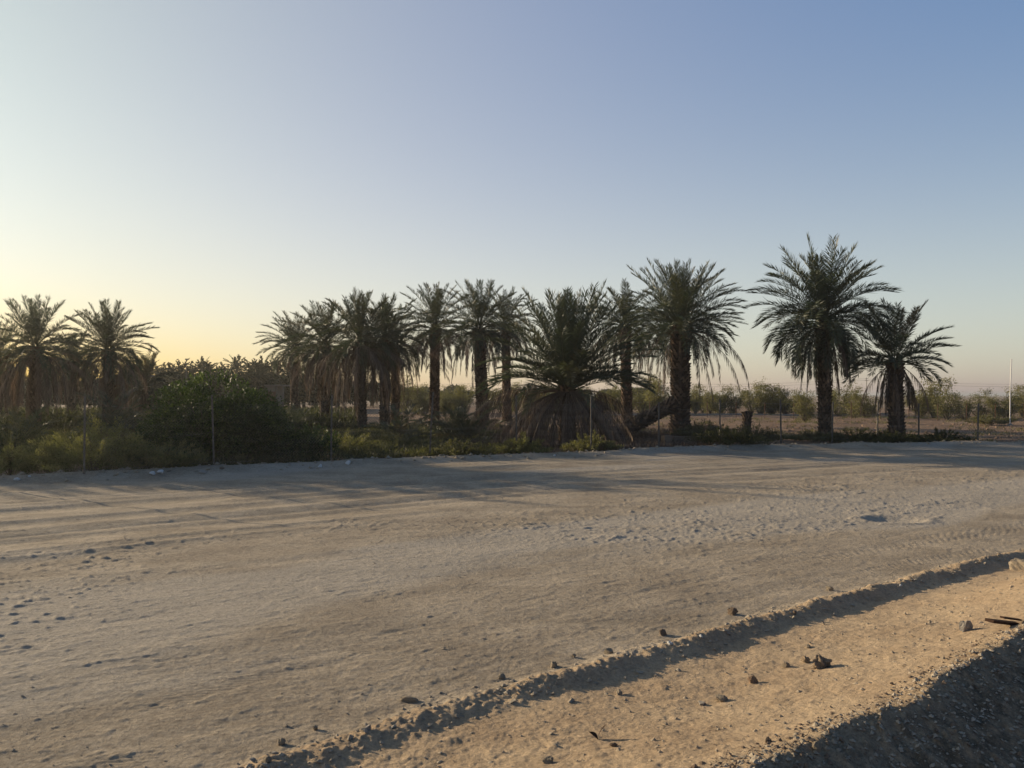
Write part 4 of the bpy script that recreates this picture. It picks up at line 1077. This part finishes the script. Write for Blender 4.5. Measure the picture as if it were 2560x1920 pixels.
for q, (lab, px, py, s, mt) in enumerate([
    ('white ball shaped litter at the far road edge', 871, 1160, 15, 'white'),
    ('flat white stone beside the low dark bush', 801, 1168, 16, 'white'),
    ('left one of two pale stones under the roadside bush', 383, 1186, 18, 'white'),
    ('right one of two pale stones under the roadside bush', 402, 1183, 20, 'white'),
    ('white scrap near the left edge', 76, 1192, 9, 'white'),
    ('white flat scrap lying close to the left edge', 44, 1200, 18, 'white'),
    ('small white scrap among the roadside bushes', 232, 1162, 8, 'white'),
    ('grey block left of the leaning post', 506, 1184, 22, 'concrete'),
    ('black lump at the foot of the left post', 556, 1172, 14, 'darkrock'),
    ('small white block at the road edge below the dry skirt', 1386, 1140, 10, 'white'),
    ('pale stone near the foot of the post in the gap', 1037, 1152, 10, 'rock'),
    ('dark upright scrap left of the fence post by the stump', 1920, 1112, 10, 'darkrock')]):
    rk(lab, px, py, s, 460 + q, mat=mt, group=RS, name='stone' if mt != 'white' else 'litter', cat='stone' if mt != 'white' else 'litter', sq=((1, 1, 1) if 'ball' in lab else (1, .8, .6)), rough=.05 if 'ball' in lab else .28)

# clay block by the thickest palm
x, d = at(1668, 33.5), 33.5
root = empty('masonry_block', (x, d, gz(x, d)), 'brown rectangular block lying left of the thickest palm', 'block')
mb = MB(); mb.box((0, 0, .15), (.42, .3, .36), .3); mb.out('face', M['block'], root)
mb = MB(); mb.box((.62, .05, .13), (.8, .34, .32), .1, .5); mb.out('slab', M['darkrock'], root)

# weathered plank on the mound
x, d = hit(2512, 1566)
root = empty('broken_plank', (x, d, gz(x, d) + .03), 'weathered brown plank half buried on the mound crest at right', 'plank')
mb = MB(); L_ = 120 / FPX * d
mb.box((0, 0, -.005), (L_, .07, .02), .35, .3, -.18); mb.out('board', M['wood'], root)
mb = MB(); mb.box((L_ * .10, .01, .022), (L_ * .55, .035, .012), .42, .8, -.20); mb.out('splinter', M['wood'], root)

# dark curled leaf
x, d = hit(1493, 1848)
root = empty('dry_leaf', (x, d, gz(x, d)), 'dark curled dry leaf standing on the sand bank near the bottom', 'leaf')
mb = MB()
s_ = 36 / FPX * d
t_ = np.linspace(0, 1, 8)
for sg, tl in ((1, .0), (-1, .5)):
    cv = np.stack([sg * (.25 * t_ + .35 * t_ ** 2) , .15 * np.sin(t_ * 3), (1.0 - tl) * t_ ** .8], -1)
    wv = .22 * np.sin(math.pi * np.clip(t_ * .94 + .05, 0, 1)) ** .8
    V_ = np.vstack([cv + np.stack([wv * .4, wv, 0 * wv], -1), cv - np.stack([wv * .2, wv, .3 * wv], -1), cv + np.stack([.0 * wv, 0 * wv, -.12 * np.ones(8)], -1) * .3]) * s_
    mb.add(V_, np.array([[k_, k_ + 1, 17 + k_, 16 + k_] for k_ in range(7)] + [[16 + k_, 17 + k_, 9 + k_, 8 + k_] for k_ in range(7)]), .2)
mb.out('blade', M['wood'], root)

# loose gravel: mass of chips
def gravel(name, label, pts, s0, s1, mat, seed, flat=.6):
    r = np.random.default_rng(seed); n = len(pts)
    base = np.array([[1, 0, 0], [.3, .9, .1], [-.8, .5, 0], [-.7, -.6, .1], [.4, -.85, 0], [.15, .1, 1.0], [-.1, 0, -.6]])
    Fb = np.array([[0, 1, 5], [1, 2, 5], [2, 3, 5], [3, 4, 5], [4, 0, 5], [1, 0, 6], [2, 1, 6], [3, 2, 6], [4, 3, 6], [0, 4, 6]])
    s = s0 + (s1 - s0) * r.random(n) ** 4
    V = base[None] * (1 + r.normal(0, .22, (n, 7, 3)))
    V[:, :, 2] *= flat * (.6 + .8 * r.random((n, 1)))
    a = r.random(n) * 6.28; c, q = np.cos(a), np.sin(a)
    X_ = V[:, :, 0] * c[:, None] - V[:, :, 1] * q[:, None]; Y_ = V[:, :, 0] * q[:, None] + V[:, :, 1] * c[:, None]
    tl = r.normal(0, .35, n)
    Z_ = V[:, :, 2] + X_ * tl[:, None]
    V = np.stack([X_, Y_, Z_], -1) * s[:, None, None] + pts[:, None, :]
    V[:, :, 2] += (s * .15)[:, None]
    F = (Fb[None] + (np.arange(n) * 7)[:, None, None]).reshape(-1, 3)
    return tag(build(name, V.reshape(-1, 3), F, M[mat], None, False, {'tint': np.repeat(r.random(n), 7)}), label, kind='stuff')
def along(n, s0, s1, wfun, seed):
    r = np.random.default_rng(seed); s = s0 + (s1 - s0) * r.random(n) ** 1.25; wd = wfun(r, n)
    t = np.interp(s, BG, BV) - wd
    x = s * UX + t * NX; y = s * UY + t * NY
    return np.stack([x, y, ground(x, y)[0]], -1)
gravel('ridge_gravel', 'loose stones spilled along the small ridge of the road edge', along(2200, .2, 15, lambda r, n: r.normal(.08, .12, n), 501), .003, .026, 'chip', 502)
gravel('mound_gravel', 'pale stone chips covering the shaded mound', along(17000, 1.0, 10, lambda r, n: 1.95 + np.abs(r.normal(0, .75, n)), 503), .003, .019, 'chip', 504)
gravel('dark_chips', 'dark grit and charred bits on the shaded mound', along(6000, 1.0, 10, lambda r, n: 1.85 + np.abs(r.normal(0, .7, n)), 505), .004, .02, 'darkrock', 506)
gravel('bank_gravel', 'small stones scattered over the lit sand bank', along(2600, .5, 14, lambda r, n: .5 + 1.5 * r.random(n), 507), .003, .018, 'rock', 508)
r_ = np.random.default_rng(509); n_ = 3600
d = 4 + 17 * r_.random(n_) ** 1.1; x = at(2700 * r_.random(n_) - 70, d)
s, t, bt, et = road_uv(x, d); ok = (t > bt + .1) & (t < et) & (fbm(x * .5, d * .5, 3, 9) > -.05)
x, d = x[ok], d[ok]
gravel('road_gravel', 'small clods and stones scattered over the dirt road', np.stack([x, d, ground(x, d)[0]], -1), .004, .018, 'rock', 510, .4)
r_ = np.random.default_rng(511); s = -2 + 45 * r_.random(1500); t = np.interp(s, EG, EV) + r_.normal(.1, .35, 1500)
x = s * UX + t * NX; y = s * UY + t * NY
gravel('edge_gravel', 'stones and rubble along the far edge of the road', np.stack([x, y, ground(x, y)[0]], -1), .015, .09, 'rock', 512)
r_ = np.random.default_rng(513); n_ = 4200; d = 33 + 40 * r_.random(n_); x = at(1000 + 1600 * r_.random(n_), d)
gravel('field_stones', 'stones and clods lying on the bare field', np.stack([x, d, ground(x, d)[0]], -1), .02, .12, 'block', 514)

# ------------------------------------------------------------------ dusty air
hz = bpy.data.meshes.new('haze')
bm = bmesh.new(); bmesh.ops.create_cube(bm, size=1.0)
for v_ in bm.verts:
    v_.co.x *= 13000; v_.co.y *= 13000; v_.co.z = -3.0 if v_.co.z < 0 else 13.0
bm.to_mesh(hz); bm.free()
ho = bpy.data.objects.new('haze', hz); COL.objects.link(ho)
tag(ho, 'thin warm dusty haze hanging over the whole plain', kind='stuff')
m = bpy.data.materials.new('haze'); m.use_nodes = True; n = m.node_tree; n.nodes.clear()
o_ = n.nodes.new('ShaderNodeOutputMaterial'); v_ = n.nodes.new('ShaderNodeVolumePrincipled')
v_.inputs['Color'].default_value = (0.92, 0.9, 0.86, 1); v_.inputs['Density'].default_value = 0.0004; v_.inputs['Anisotropy'].default_value = 0.55
n.links.new(v_.outputs[0], o_.inputs['Volume']); hz.materials.append(m)
